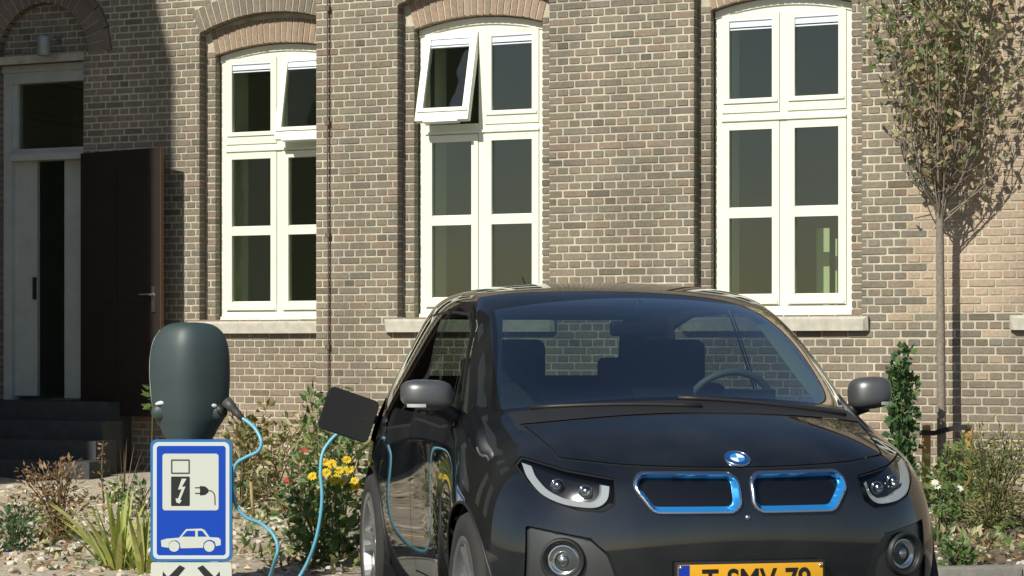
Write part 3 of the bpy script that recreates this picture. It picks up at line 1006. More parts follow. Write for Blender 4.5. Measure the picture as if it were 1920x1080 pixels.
def surf_n(x, z):
    h = BVH.ray_cast(Vector((x, -2, z)), Vector((0, 1, 0)))
    return (h[1] if h[1].y < 0 else -h[1]) if h[0] else Vector((0, -1, 0))
def surf_side(d, z, sg):
    h = BVH.ray_cast(Vector((2.0 * sg, d, z)), Vector((-sg, 0, 0)))
    return h[0].x if h[0] else 0.88 * sg

def poly_sdf(poly, rnd=0.0):
    n = len(poly)
    def f(px, pz):
        best = 1e9; ins = False
        for i in range(n):
            ax, az = poly[i]; bx, bz = poly[(i + 1) % n]
            ex, ez = bx - ax, bz - az
            wx, wz = px - ax, pz - az
            t = max(0.0, min(1.0, (wx * ex + wz * ez) / (ex * ex + ez * ez)))
            dx, dz = wx - ex * t, wz - ez * t
            dd = dx * dx + dz * dz
            if dd < best: best = dd
            if (az > pz) != (bz > pz) and px < (bx - ax) * (pz - az) / (bz - az) + ax: ins = not ins
        s = math.sqrt(best)
        return (s if ins else -s) + rnd
    return f

def cut(bm, fn, level, sel):
    val = {}
    fs = [f for f in bm.faces if sel(f)]
    es = set()
    for f in fs:
        for v in f.verts:
            if v not in val:
                w = fn(v.co) - level
                val[v] = 0.0 if abs(w) < 2e-4 else w
        for e in f.edges: es.add(e)
    for e in es:
        a, b = e.verts
        va, vb = val[a], val[b]
        if va * vb < 0:
            t = va / (va - vb)
            ne, nv = bmesh.utils.edge_split(e, a, t)
            val[nv] = 0.0
            if a in VN: VN[nv] = VN[a].lerp(VN[b], t).normalized()
    for f in fs:
        vl = list(f.verts)
        z = [i for i, v in enumerate(vl) if val.get(v, 1.0) == 0.0]
        if len(z) == 2 and len(vl) > 3:
            i, j = z
            if j - i in (1, len(vl) - 1): continue
            try: bmesh.utils.face_split(f, vl[i], vl[j])
            except Exception: pass

P_HEAD = [(.455, .842), (.60, .868), (.715, .905), (.735, .885), (.715, .83), (.66, .775), (.58, .748), (.50, .742), (.465, .765)]
P_KID = [(.022, .745), (.020, .858), (.032, .870), (.36, .874), (.388, .862), (.387, .845), (.345, .740), (.322, .728), (.04, .728)]
P_FOG = [(.735, .675), (.545, .640), (.485, .585), (.455, .50), (.47, .455), (.745, .44)]
P_W1 = [(1.22, 1.045), (1.60, 1.375), (1.80, 1.445), (2.26, 1.462), (2.27, 1.0), (1.60, .985), (1.25, 1.005)]
P_W2 = [(2.335, .97), (2.325, 1.462), (2.85, 1.455), (3.18, 1.40), (3.36, 1.20), (3.40, 1.06), (3.0, .93)]
P_DOOR = [(1.17, .32), (1.10, .80), (1.13, 1.0), (1.55, 1.40), (1.80, 1.495), (2.29, 1.51), (2.30, .32)]
P_PORT = [(3.28, .86), (3.28, 1.05), (3.52, 1.05), (3.52, .86)]
f_head = poly_sdf(P_HEAD, 0.004); f_kid = poly_sdf([(.066, .776), (.066, .824), (.341, .826), (.307, .776)], 0.049); f_fog = poly_sdf(P_FOG, 0.006)
f_w1 = poly_sdf(P_W1, 0.01); f_w2 = poly_sdf(P_W2, 0.01); f_door = poly_sdf(P_DOOR, 0.0); f_port = poly_sdf(P_PORT, 0.01)
def F_head(c): return f_head(abs(c.x), c.z)
def F_kid(c): return f_kid(abs(c.x), c.z)
def F_fog(c): return f_fog(abs(c.x), c.z)
def F_w1(c): return f_w1(c.y, c.z)
def F_w2(c): return f_w2(c.y, c.z)
def F_door(c): return f_door(c.y, c.z)
def F_port(c): return f_port(c.y, c.z)
def F_ws(c):
    x = abs(c.x); z = c.z
    t = (z - 1.07) / (1.50 - 1.07)
    a = (0.722 + (0.592 - 0.722) * t) - x
    b = (z - (1.108 - 0.050 * (x / 0.7) ** 2)) * 1.2
    d = ((1.522 - 0.052 * (x / 0.6) ** 2) - z) * 1.6
    return min(a, b, d)
def F_hood(c):
    x = abs(c.x)
    a = (0.60 + 0.085 * max(0.0, min(1.0, (c.y - .25) / 0.6))) - x
    zf = 0.884 + 0.01 * (x / .4) ** 2 if x < .43 else 0.8955 + (x - .43) * 0.10
    b = c.z - zf
    d = (1.062 - 0.048 * (x / 0.7) ** 2) - c.z
    return min(a, b, d)
def F_rear(c):
    x = abs(c.x)
    return min(0.50 - x - 0.1 * (c.z - 1.17), c.z - 1.165, 1.45 - c.z)
def F_wf(c): return 0.385 - math.hypot(c.y - 0.73, c.z - 0.345)
def F_wr(c): return 0.385 - math.hypot(c.y - 3.30, c.z - 0.345)
front = lambda f: f.material_index in (0, 1, 3) and f.calc_center_median().y < 0.8
fr01 = lambda f: f.material_index in (0, 1) and f.calc_center_median().y < 0.6
scr = lambda f: f.material_index in (1, 2) and 0.5 < f.calc_center_median().y < 2.0
hoodr = lambda f: f.material_index in (0, 1, 2) and f.calc_center_median().y < 1.2
sider = lambda f: f.material_index in (2, 3) and abs(f.calc_center_median().x) > 0.5 and f.calc_center_median().y > 0.9
rearr = lambda f: f.material_index in (2, 4) and f.calc_center_median().y > 3.3
wheelr = lambda f: f.material_index in (0, 3, 4) and abs(f.calc_center_median().x) > 0.6
G = 0.0036
for fn, lv, sel in ((F_wf, 0, wheelr), (F_wr, 0, wheelr),
                    (F_hood, G, hoodr), (F_hood, -G, hoodr), (F_ws, 0.0, scr), (F_ws, 0.014, scr),
                    (F_head, 0.0, front), (F_head, -0.006, front),
                    (F_kid, 0.0, fr01), (F_kid, 0.004, fr01), (F_kid, 0.010, fr01), (F_kid, 0.015, fr01), (F_kid, 0.025, fr01),
                    (F_fog, 0.0, front), (F_fog, 0.006, front),
                    (F_door, G, sider), (F_door, -G, sider), (F_w1, 0, sider), (F_w1, 0.012, sider), (F_w2, 0, sider), (F_w2, .012, sider), (F_port, 0, sider), (F_rear, 0, rearr)):
    cut(bod, fn, lv, sel)
parts = {}
for f in bod.faces:
    c = f.calc_center_median()
    mi = f.material_index
    sd = 'l' if c.x > 0 else 'r'
    key = None
    if wheelr(f) and (F_wf(c) > 0 or F_wr(c) > 0): continue
    if front(f):
        if F_kid(c) > 0 and mi in (0, 1): key = 'kidney_' + sd
        elif F_head(c) > 0: key = 'head_' + sd
        elif F_head(c) > -0.006: key = 'seam'
        elif F_fog(c) > 0 and mi in (0, 3) and c.y < 0.6: key = 'fog_' + sd
    if key is None and scr(f):
        w_ = F_ws(c)
        if w_ > 0.014: key = 'windscreen'
        elif w_ > 0: key = 'screen_band'
    if key is None and hoodr(f):
        h_ = F_hood(c)
        if h_ > G: key = 'hood'
        elif h_ > -G: key = 'seam'
        elif mi in (1, 2) and c.z > 1.0 and c.y < 1.1 and abs(c.x) < 0.68: key = 'cowl'
    if key is None and sider(f):
        if F_w1(c) > 0.012: key = 'w1_' + sd
        elif F_w2(c) > 0.012: key = 'w2_' + sd
        elif F_w1(c) > 0 or F_w2(c) > 0: key = 'gasket_' + sd
        elif c.x < 0 and F_port(c) > 0: key = 'port'
        elif abs(F_door(c)) < G: key = 'seam'
        elif F_door(c) > 0 and mi == 3: key = 'door_' + sd
    if key is None and rearr(f) and F_rear(c) > 0: key = 'rear_window'
    if key is None:
        if mi == 0: key = 'bumper'
        elif mi in (1, 3): key = ('fender_' if c.y < 1.7 else 'quarter_') + sd if mi == 3 else 'bumper' if c.y < 0.3 else 'fender_' + sd
        elif mi == 2: key = 'roof'
        else: key = 'tail'
    parts.setdefault(key, []).append(f)

def body_part(name, faces, m, parent, disp=None, normals=True, thick=False):
    idx, vs_, fs_, no = {}, [], [], []
    for f in faces:
        q = []
        for v in f.verts:
            if v not in idx:
                idx[v] = len(vs_)
                p_ = v.co.copy()
                if disp: p_ = disp(p_, VN[v])
                vs_.append(tuple(p_)); no.append(VN[v])
            q.append(idx[v])
        fs_.append(tuple(q))
    me = bpy.data.meshes.new(name)
    me.from_pydata(vs_, [], fs_)
    me.materials.append(m)
    me.polygons.foreach_set('use_smooth', [True] * len(fs_))
    me.update()
    if normals and not disp:
        me.normals_split_custom_set_from_vertices([tuple(n) for n in no])
    o = link(name, me, parent)
    if thick:
        s_ = o.modifiers.new('t', 'SOLIDIFY'); s_.thickness = 0.012; s_.offset = -1
    return o

PN = {'hood': ('hood', M_paint), 'roof': ('roof', M_paint), 'tail': ('tailgate', M_paint), 'bumper': ('front_bumper', M_paint),
      'cowl': ('cowl', M_plas), 'windscreen': ('windscreen', M_screen), 'screen_band': ('windscreen_border', M_gloss), 'rear_window': ('rear_window', M_side)}
obj_of = {}
for k, fs in parts.items():
    b0, sd = (k.rsplit('_', 1) + [''])[:2] if k[-2:] in ('_l', '_r') else (k, '')
    if k in PN:
        obj_of[k] = body_part(PN[k][0], fs, PN[k][1], CAR)
    elif b0 == 'door': obj_of[k] = body_part('front_door', fs, M_paint, CAR)
    elif b0 == 'fender': obj_of[k] = body_part('front_fender', fs, M_paint, CAR)
    elif b0 == 'quarter': obj_of[k] = body_part('rear_quarter', fs, M_paint, CAR)
    elif b0 in ('w1', 'w2'): obj_of[k] = body_part('side_window', fs, M_side, CAR)
    elif b0 == 'gasket': obj_of[k] = body_part('window_seal', fs, M_plas, CAR)
for k, nm in (('seam', 'panel_gap'),):
    body_part(nm, parts[k], M_seam, CAR, lambda p_, n: p_ - n * 0.004)
if 'port' in parts:
    body_part('charge_port_recess', parts['port'], M_plas, CAR, lambda p_, n: p_ - n * 0.06)

# grille: chrome rim, blue inner lip, black panel
def kid_disp(p_, n):
    s = F_kid(p_)
    if s <= 0.0005: o_ = 0.0
    elif s <= 0.0105: o_ = -0.012
    elif s <= 0.0155: o_ = -0.006
    else: o_ = 0.028
    return p_ + Vector((0, o_, 0))
for sd in 'lr':
    fs = parts['kidney_' + sd]
    rim = [f for f in fs if F_kid(f.calc_center_median()) <= 0.010]
    lip = [f for f in fs if 0.010 < F_kid(f.calc_center_median()) <= 0.025]
    pan = [f for f in fs if F_kid(f.calc_center_median()) > 0.025]
    gr = body_part('grille', rim, M_silver, CAR, kid_disp)
    gr['label'] = 'blue and silver rimmed kidney shaped grille'
    body_part('grille_lip', lip, M_blue, gr, kid_disp)
    body_part('grille_panel', pan, M_gloss, gr, lambda p_, n: p_ + Vector((0, 0.028, 0)))

# headlamps
for sd, sg in (('l', 1), ('r', -1)):
    fs = parts['head_' + sd]
    hl = body_part('headlight', fs, M_lens, CAR)
    cx, cz = 0.59, 0.815
    body_part('lamp_bucket', fs, M_gloss, hl, lambda p_, n: Vector((p_.x, p_.y + 0.055, p_.z)))
    def pt(x, z, rec): return (sg * x, surf_d(sg * x, z) + rec, z)
    path = [(.722, .894), (.717, .845), (.684, .792), (.63, .762), (.565, .750), (.513, .752), (.480, .778), (.468, .822)]
    dr_ = MB()
    sp = [Vector((a, 0, b)) for a, b in path]
    sp = spline(sp, 6)
    rings = []
    for q in sp:
        x_, z_ = q.x, q.z
        vx, vz = .60 - x_, .845 - z_
        L = math.hypot(vx, vz); vx /= L; vz /= L
        w_ = 0.020 + 0.009 * max(0.0, (x_ - .62) / .1)
        o0 = pt(x_, z_, 0.004); o1 = pt(x_ + vx * w_, z_ + vz * w_, 0.022)
        rings.append((o0, o1))
    for (a0, a1), (b0_, b1) in zip(rings, rings[1:]):
        dr_.face([a0, b0_, b1, a1])
        dr_.face([(a1[0], a1[1], a1[2]), b1, (b1[0], b1[1] + .03, b1[2]), (a1[0], a1[1] + .03, a1[2])])
    dr_.build('light_guide', M_drl, hl, smooth=True)
    for (x_, z_, r_) in ((.540, .802, .020), (.625, .820, .021)):
        pj = MB()
        lathe(pj, [(r_ * 1.25, 0.0), (r_ * 1.1, -0.008), (r_, -0.002), (r_ * 0.92, -0.012), (r_ * 0.6, -0.022), (0.001, -0.026)],
              pt(x_, z_, 0.042), (0, 1, 0), (0, 0, 1), 24)
        pj.build('projector', mat('smoked_chrome', (.34, .35, .36), .15, 1.0), hl, smooth=True)
# fog lamps and their grey surrounds
for sd, sg in (('l', 1), ('r', -1)):
    fs = parts['fog_' + sd]
    fp = body_part('bumper_insert', [f for f in fs if F_fog(f.calc_center_median()) > 0.006], M_satin if True else M_plas, CAR, lambda p_, n: p_ + Vector((0, 0.020, 0)))
    body_part('insert_edge', [f for f in fs if F_fog(f.calc_center_median()) <= 0.006], M_plas, fp,
              lambda p_, n: p_ + Vector((0, 0.020 if F_fog(p_) > 0.003 else 0.0, 0)))
    x_, z_ = 0.625 * sg, 0.565
    n_ = surf_n(x_, z_)
    n_ = Vector((n_.x * 0.6, n_.y, 0)).normalized()
    o_ = Vector((x_, surf_d(x_, z_) + 0.022, z_))
    fl = MB()
    lathe(fl, [(.080, 0.0), (.078, .026), (.071, .031), (.060, .016), (.058, -.01), (.030, -.012), (.0, -.012)], o_, n_, (0, 0, 1), 36)
    fo = fl.build('fog_lamp', M_plas, CAR, smooth=True)
    rf = MB()
    lathe(rf, [(.057, .004), (.053, .010), (.044, .006), (.032, -.006), (.030, .004)], o_, n_, (0, 0, 1), 36)
    lathe(rf, [(.023, -.006), (.021, .006), (.012, .014), (.001, .016)], o_, n_, (0, 0, 1), 24)
    rf.build('reflector', M_silver, fo, smooth=True)
    ln = MB(); lathe(ln, [(.059, .020), (.040, .026), (.02, .029), (.001, .030)], o_, n_, (0, 0, 1), 30)
    ln.build('lens', M_lens, fo, smooth=True)

# emblem
ez = 0.912
eo = Vector((0.0, surf_d(0, ez), ez)); en = surf_n(0, ez)
eu = (Vector((0, 0, 1)) - en * en.z).normalized()
em = MB(); lathe(em, [(.047, -.002), (.047, .006), (.042, .008), (.041, .006)], eo, en, eu, 36)
emb = em.build('emblem', mat('emblem_rim', (0.55, 0.68, 0.85), 0.22, 1.0), CAR, smooth=True)
def disc(mb, r0, r1, a0, a1, h, n=12):
    sdv = en.cross(eu)
    for k in range(n):
        t0 = a0 + (a1 - a0) * k / n; t1 = a0 + (a1 - a0) * (k + 1) / n
        f = lambda r, t: eo + en * h + (eu * math.cos(t) + sdv * math.sin(t)) * r
        mb.face([f(r0, t0), f(r1, t0), f(r1, t1), f(r0, t1)])
d_ = MB(); disc(d_, .0255, .0412, 0, 2 * math.pi, .0062, 36); d_.build('emblem_ring', mat('emblem_navy', (0.01, 0.06, 0.22), 0.2, coat=1), emb)
d_ = MB(); disc(d_, .0005, .0265, 0, math.pi / 2, .0066); disc(d_, .0005, .0265, math.pi, 1.5 * math.pi, .0066); d_.build('emblem_quarters', mat('emblem_blue', (0.03, 0.28, 0.7), 0.2, coat=1), emb)
d_ = MB(); disc(d_, .0005, .0265, math.pi / 2, math.pi, .0066); disc(d_, .0005, .0265, 1.5 * math.pi, 2 * math.pi, .0066); d_.build('emblem_quarters', mat('emblem_white', (0.85, 0.88, 0.9), 0.2, coat=1), emb)

# number plate with its frame
pz, ph = 0.503, 0.055
pl = rbox('number_plate', -.262, .262, -.034, -.018, pz - ph, pz + ph, 0.004, mat('plate_yellow', (0.78, 0.40, 0.02), 0.35), CAR, 2)
rbox('plate_frame', -.270, .270, -.030, -.006, pz - ph - .009, pz + ph + .009, 0.004, M_plas, pl, 2)
b_ = MB(); b_.box(-.262, -.222, -.0355, -.034, pz - ph + .001, pz + ph - .001); b_.build('country_strip', mat('plate_blue', (0.01, 0.05, 0.42), 0.3), pl)
M_ink = mat('plate_black', (0.012, 0.012, 0.012), 0.5)
def text_obj(body, size, loc, m, parent, name, align='CENTER', rot=(R(90), 0, 0), ext=0.0006, sx=1.0):
    cu = bpy.data.curves.new(name, 'FONT'); cu.body = body; cu.size = size; cu.align_x = align; cu.align_y = 'CENTER'; cu.extrude = ext; cu.offset = size * 0.018
    o = bpy.data.objects.new(name, cu); COL.objects.link(o)
    dg = bpy.context.evaluated_depsgraph_get()
    me = bpy.data.meshes.new_from_object(o.evaluated_get(dg))
    bpy.data.objects.remove(o); bpy.data.curves.remove(cu)
    me.materials.clear(); me.materials.append(m)
    q = link(name, me, parent); q.location = loc; q.rotation_euler = rot; q.scale = (sx, 1, 1)
    return q
text_obj('T-SMV-79', 0.112, (.020, -.0352, pz - .006), M_ink, pl, 'plate_lettering', sx=0.86)
text_obj('NL', 0.03, (-.242, -.0362, pz - .035), mat('plate_white', (.8, .8, .8), .4), pl, 'country_lettering', sx=0.9)
for sg in (1, -1):
    b_ = MB(); lathe(b_, [(.007, 0), (.006, .003), (.001, .004)], (sg * .252, -.034, pz + .045), (0, -1, 0), (0, 0, 1), 12); b_.build('plate_screw', M_silver, pl, smooth=True)
# round washer nozzle under the grille
b_ = MB(); lathe(b_, [(.010, 0), (.009, .005), (.001, .007)], (0.0, surf_d(0, .715), .715), (0, -1, 0), (0, 0, 1), 14); b_.build('camera_button', M_silver, CAR, smooth=True)
# dark lower intake behind the plate
b_ = MB(); b_.box(-.42, .42, .002, .03, .40, .47); b_.build('lower_intake', M_gloss, CAR)
fl = MB(); fl.box(-.76, .76, .5, 3.7, .17, .20); fl.build('floor_pan', M_plas, CAR)

# wheels
def wheel(x, d, sg):
    r = 0.348
    w = MB()
    xo = x
    lathe(w, [(.250, -.075), (.262, -.085), (.30, -.088), (.335, -.080), (r, -.055), (r + .002, 0), (r, .055), (.335, .080), (.30, .088), (.262, .085), (.250, .075)], (0, 0, 0), (sg, 0, 0), (0, 0, 1), 48)
    wh = empty('wheel', (x, d, r)); wh.parent = CAR
    w.build('tyre', M_tyre, wh, smooth=True)
    rm_ = MB()
    lathe(rm_, [(.252, -.07), (.255, .072), (.262, .080), (.252, .084), (.236, .078), (.228, .045), (.22, .0), (.22, -.07)], (0, 0, 0), (sg, 0, 0), (0, 0, 1), 48)
    lathe(rm_, [(.055, .02), (.05, .058), (.03, .064), (.001, .066)], (0, 0, 0), (sg, 0, 0), (0, 0, 1), 24)
    for k in range(10):
        a = 2 * math.pi * (k // 2) / 5 + (0.17 if k % 2 else -0.17)
        u = Vector((0, math.cos(a), math.sin(a))); v_ = Vector((0, -math.sin(a), math.cos(a)))
        P = []
        for rr, hw, ax in ((.035, .013, .058), (.12, .0115, .052), (.232, .016, .074)):
            P.append([u * rr + v_ * hw + Vector((sg * ax, 0, 0)), u * rr - v_ * hw + Vector((sg * ax, 0, 0)),
                      u * rr - v_ * hw + Vector((sg * (ax - .025), 0, 0)), u * rr + v_ * hw + Vector((sg * (ax - .025), 0, 0))])
        for A, Bq in zip(P, P[1:]):
            for q in range(4):
                rm_.face([A[q], A[(q + 1) % 4], Bq[(q + 1) % 4], Bq[q]])
    rm_.build('rim', M_alloy, wh)
    br = MB(); lathe(br, [(.16, .0), (.16, .012), (.06, .014)], (0, 0, 0), (sg, 0, 0), (0, 0, 1), 30); br.build('brake_disc', mat('brake_steel', (.2, .2, .2), .4, .9), wh)
for d in (0.73, 3.30):
    for sg in (1, -1):
        wheel(sg * 0.79, d, sg)
        ln = MB(); lathe(ln, [(.384, -.14), (.384, .095)], (sg * .76, d, .345), (sg, 0, 0), (0, 0, 1), 40)
        lathe(ln, [(.384, -.14), (.02, -.14)], (sg * .76, d, .345), (sg, 0, 0), (0, 0, 1), 40)
        ln.build('wheel_arch_liner', M_plas, CAR)
        # thin lip round the arch
        pts = []
        for k in range(33):
            a = R(-8) + R(196) * k / 32
            yy, zz = d + .386 * math.cos(a), .345 + .386 * math.sin(a)
            if zz < .19: continue
            pts.append((surf_side(yy, zz, sg) + sg * 0.001, yy, zz))
        t_ = MB(); tube_mb(t_, pts, .006, 6); t_.build('arch_lip', M_plas, CAR, smooth=True)

# mirrors
def mirror(sg):
    mc, mw, mh = (.932, .104, .062) if sg < 0 else (.905, .088, .070)
    bm = bmesh.new()
    bmesh.ops.create_icosphere(bm, subdivisions=4, radius=1)
    for v in bm.verts:
        x, y, z = v.co
        f = lambda t, e: math.copysign(abs(t) ** e, t)
        X, Y, Z = f(x, .62), f(y, .7), f(z, .62)
        if Y > 0: Y *= 0.45
        tp = 1.0 - 0.10 * (X * 0.5 + .5)
        v.co = Vector((sg * (mc + X * mw), 1.205 + Y * 0.085 + abs(X) ** 2 * .012, 1.122 + Z * mh * tp + X * .006))
    body = from_bm('door_mirror', bm, mat('mirror_cap', (0.19, 0.195, 0.197), 0.42, 0.7, coat=0.3), CAR)
    st = MB(); tube_mb(st, spline([(sg * .80, 1.25, 1.02), (sg * .85, 1.235, 1.055), (sg * .90, 1.22, 1.075)], 4), [.038, .036, .034, .032, .032, .032, .032, .032, .032], 10); st.build('mirror_arm', M_plas, body, smooth=True)
    ind = MB()
    for k in range(10):
        xa = mc + .018 + k * 0.0070; xb = xa + .0070
        def sp_(x, z):
            X = (x - mc) / mw
            Yn = -(max(0.0, 1 - abs(X) ** 3.2)) ** .35
            return (sg * x, 1.205 + Yn * .085 + X * X * .012 - .003, z)
        ind.face([sp_(xa, 1.074), sp_(xb, 1.075), sp_(xb, 1.088), sp_(xa, 1.087)])
    ind.build('indicator', M_drl, body)
    gl = MB(); gl.face([(sg * (mc - .06), 1.247, 1.08), (sg * (mc + .07), 1.247, 1.08), (sg * (mc + .07), 1.247, 1.16), (sg * (mc - .06), 1.247, 1.16)]); gl.build('mirror_glass', mat('mirror_silver', (.8, .8, .8), .02, 1.0), body)
    tri = MB(); tri.face([(sg * .83, 1.16, 1.0), (sg * .83, 1.36, 1.0), (sg * .80, 1.36, 1.10)]); tri.build('mirror_foot', M_plas, body)
for sg in (1, -1): mirror(sg)

# open charging flap on the right rear flank
def rr_plate(name, w, h, t, r, m, parent, bev=.004):
    bm = bmesh.new(); vs_ = []
    for qx, qz, a0 in ((1, 1, 0), (-1, 1, 90), (-1, -1, 180), (1, -1, 270)):
        for k in range(7):
            a = R(a0 + 15 * k)
            vs_.append(bm.verts.new((qx * (w / 2 - r) + r * math.cos(a), -t / 2, qz * (h / 2 - r) + r * math.sin(a))))
    f = bm.faces.new(vs_)
    ex = bmesh.ops.extrude_face_region(bm, geom=[f])
    for v in ex['geom']:
        if isinstance(v, bmesh.types.BMVert): v.co.y += t
    bmesh.ops.recalc_face_normals(bm, faces=bm.faces)
    bmesh.ops.bevel(bm, geom=[e for e in bm.edges if abs(e.verts[0].co.y - e.verts[1].co.y) < 1e-6], offset=bev, segments=2, affect='EDGES')
    return from_bm(name, bm, m, parent)
flap = rr_plate('charging_flap', .258, .212, .026, .028, M_plas, CAR)
flap.location = (-.985, 3.20, .985); flap.rotation_euler = (0, R(19), R(6))
ip = rr_plate('flap_inner_panel', .20, .15, .008, .02, M_gloss, flap, .002); ip.location = (-.01, .017, 0)
hg = MB(); tube_mb(hg, spline([(-.85, 3.28, .95), (-.87, 3.23, .96), (-.91, 3.205, .965)], 4), .014, 8); hg.build('flap_hinge', M_plas, CAR, smooth=True)

# wipers, aerial
for x0, x1 in ((.62, -.05), (.02, -.60)):
    pts = []
    for k in range(9):
        t = k / 8; x = x0 + (x1 - x0) * t
        z = 1.075 + 0.012 - 0.05 * (x / .7) ** 2 + .030 * t
        pts.append((x, surf_d(x, z) - 0.014, z))
    w_ = MB(); tube_mb(w_, pts, .009, 6); w_.build('wiper', M_plas, CAR, smooth=True)
a_ = MB(); tube_mb(a_, [(-.1, 3.2, 1.55), (-.1, 3.24, 1.60), (-.1, 3.34, 1.66)], [.012, .006, .003], 6); a_.build('aerial', M_plas, CAR, smooth=True)

# cabin
def seat(x, d, w):
    s_ = rbox('seat', x - w / 2, x + w / 2, d - .10, d + .10, .55, 1.15, .06, M_fab, CAR, 4)
    for v in s_.data.vertices:
        t = (v.co.z - .55) / .6
        v.co.y += .22 * t
        v.co.x = x + (v.co.x - x) * (1 - .28 * max(0, t - .35))
    hr = rbox('headrest', x - .145, x + .145, d + .19, d + .29, 1.12, 1.345, .05, M_fab, s_, 4)
    st = MB()
    for k in (-.05, .05): tube_mb(st, [(x + k, d + .18, 1.0), (x + k, d + .24, 1.16)], .007, 6)
    st.build('headrest_post', M_chrome, s_, smooth=True)
    rbox('cushion', x - w / 2, x + w / 2, d - .55, d + .02, .42, .60, .06, M_fab, s_, 3)
seat(.37, 2.02, .54); seat(-.37, 2.02, .54)
for x in (-.34, .34): 
    rs = rbox('rear_seat', x - .33, x + .33, 2.98, 3.14, .5, 1.09, .05, M_fab, CAR, 3)
    rbox('headrest', x - .11, x + .11, 3.07, 3.15, 1.10, 1.26, .035, M_fab, rs, 3)
ds = MB()
N = 20
rows_ = [(.88, 1.055), (1.0, 1.065), (1.15, 1.05), (1.25, 1.0), (1.27, .80), (1.20, .5)]
for r_ in range(len(rows_) - 1):
    for k in range(N):
        xa = -.72 + 1.44 * k / N; xb = -.72 + 1.44 * (k + 1) / N
        cv = lambda x: .11 * (x / .7) ** 2
        lo = lambda x: -.03 * (x / .7) ** 2
        (d0, z0), (d1, z1) = rows_[r_], rows_[r_ + 1]
        ds.face([(xa, d0 + cv(xa), z0 + lo(xa)), (xb, d0 + cv(xb), z0 + lo(xb)), (xb, d1 + cv(xb), z1 + lo(xb)), (xa, d1 + cv(xa), z1 + lo(xa))])
dash = ds.build('dashboard', M_dash, CAR, smooth=True)
rbox('instrument_screen', .25, .47, 1.10, 1.13, 1.06, 1.14, .01, M_gloss, dash, 2)
rbox('centre_screen', -.11, .14, 1.14, 1.17, 1.05, 1.15, .01, M_gloss, dash, 2)
sw = MB()
cW = Vector((.37, 1.42, 1.04)); aW = Vector((0, -.90, -.42)).normalized(); uW = aW.cross(Vector((1, 0, 0))).normalized(); rW = Vector((1, 0, 0))
ring = [cW + (rW * math.cos(2 * math.pi * k / 40) + uW * math.sin(2 * math.pi * k / 40)) * .185 for k in range(41)]
tube_mb(sw, ring, .016, 8, cap=False)
for a in (0, math.pi, 1.5 * math.pi):
    tube_mb(sw, [cW, cW + (rW * math.cos(a) + uW * math.sin(a)) * .18], .018, 6)
lathe(sw, [(.065, -.02), (.06, .02), (.001, .03)], cW, aW, uW, 20)
sw.build('steering_wheel', mat('grey_leather', (.20, .215, .22), .5), CAR, smooth=True)
mr_ = rbox('interior_mirror', -.12, .12, 1.46, 1.50, 1.355, 1.415, .015, M_plas, CAR, 3)
g_ = MB(); tube_mb(g_, [(0, 1.50, 1.42), (0, 1.48, 1.50)], .012, 6); g_.build('mirror_stem', M_plas, mr_, smooth=True)
# pale inner trim on the pillars behind the windscreen
for sg in (1, -1):
    t_ = MB()
    for k in range(8):
        a, b = k / 8, (k + 1) / 8
        def q(t, w): 
            z = 1.06 + .42 * t
            x = (.735 - .13 * t) - w
            return (sg * x, 1.06 + .60 * t + .03, z - .01)
        t_.face([q(a, 0), q(b, 0), q(b, .075), q(a, .075)])
    t_.build('pillar_trim', M_pillar, CAR, smooth=True)
hl_ = MB(); hl_.box(-.50, .50, 1.72, 3.45, 1.475, 1.485); hl_.build('headliner', M_fab, CAR)
bod.free()

# ------------------------------------------------------------------ charging station, sign, cable
def at(u, v, Y):
    return Vector(((u - 960) / FPX * Y, Y, CAM_H + (655 - v) / FPX * Y))

CH_Y = 11.12
cx_ = (355.5 - 960) / FPX * CH_Y
cz0 = bed_z(cx_, CH_Y)
CH = empty('charging_station', (cx_, CH_Y, cz0))
tag(CH, 'dark green rounded charging post standing behind the blue road sign', 'charging station')
M_green = mat('dark_green_enamel', (0.042, 0.064, 0.066), 0.5, 0.0, coat=0.0, coat_rough=0.25, noise_amt=0.05, noise_scale=5)
# outline: (height, half width left, half width right, depth)
PR = [(0.0, .092, .092, .085), (.45, .092, .092, .085), (.69, .102, .098, .090), (.738, .118, .113, .095), (.768, .134, .130, .102), (.80, .149, .146, .110), (.849, .176, .176, .120), (.92, .191, .196, .128),
      (1.0, .198, .202, .134), (1.07, .203, .204, .138), (1.14, .202, .203, .137), (1.196, .196, .198, .132), (1.24, .184, .188, .124), (1.285, .160, .166, .108), (1.315, .128, .133, .088), (1.330, .090, .095, .062), (1.336, .04, .04, .03)]
PRs = []
for k in range(len(PR) - 1):
    for q in range(4):
        t = q / 4
        p_ = [PR[max(k - 1, 0)], PR[k], PR[k + 1], PR[min(k + 2, len(PR) - 1)]]
        PRs.append(tuple(.5 * (2 * p_[1][i] + (-p_[0][i] + p_[2][i]) * t + (2 * p_[0][i] - 5 * p_[1][i] + 4 * p_[2][i] - p_[3][i]) * t * t + (-p_[0][i] + 3 * p_[1][i] - 3 * p_[2][i] + p_[3][i]) * t ** 3) for i in range(4)))
PRs.append(PR[-1])
hb = MB(); SEG = 48
for (z, wl, wr, dp) in PRs:
    for k in range(SEG):
        a = 2 * math.pi * k / SEG
        c_, s_ = math.cos(a), math.sin(a)
        e = 0.62
        X = math.copysign(abs(c_) ** e, c_); Yv = math.copysign(abs(s_) ** 0.85, s_)
        w_ = wr if X > 0 else wl
        yy = Yv * dp
        if Yv < 0:                       # prow: two planes meeting in a soft ridge at the front
            yy = -dp * (1 - abs(X) ** 1.35) ** .72 if abs(X) < 1 else 0
        hb.v.append((X * w_, yy, z))
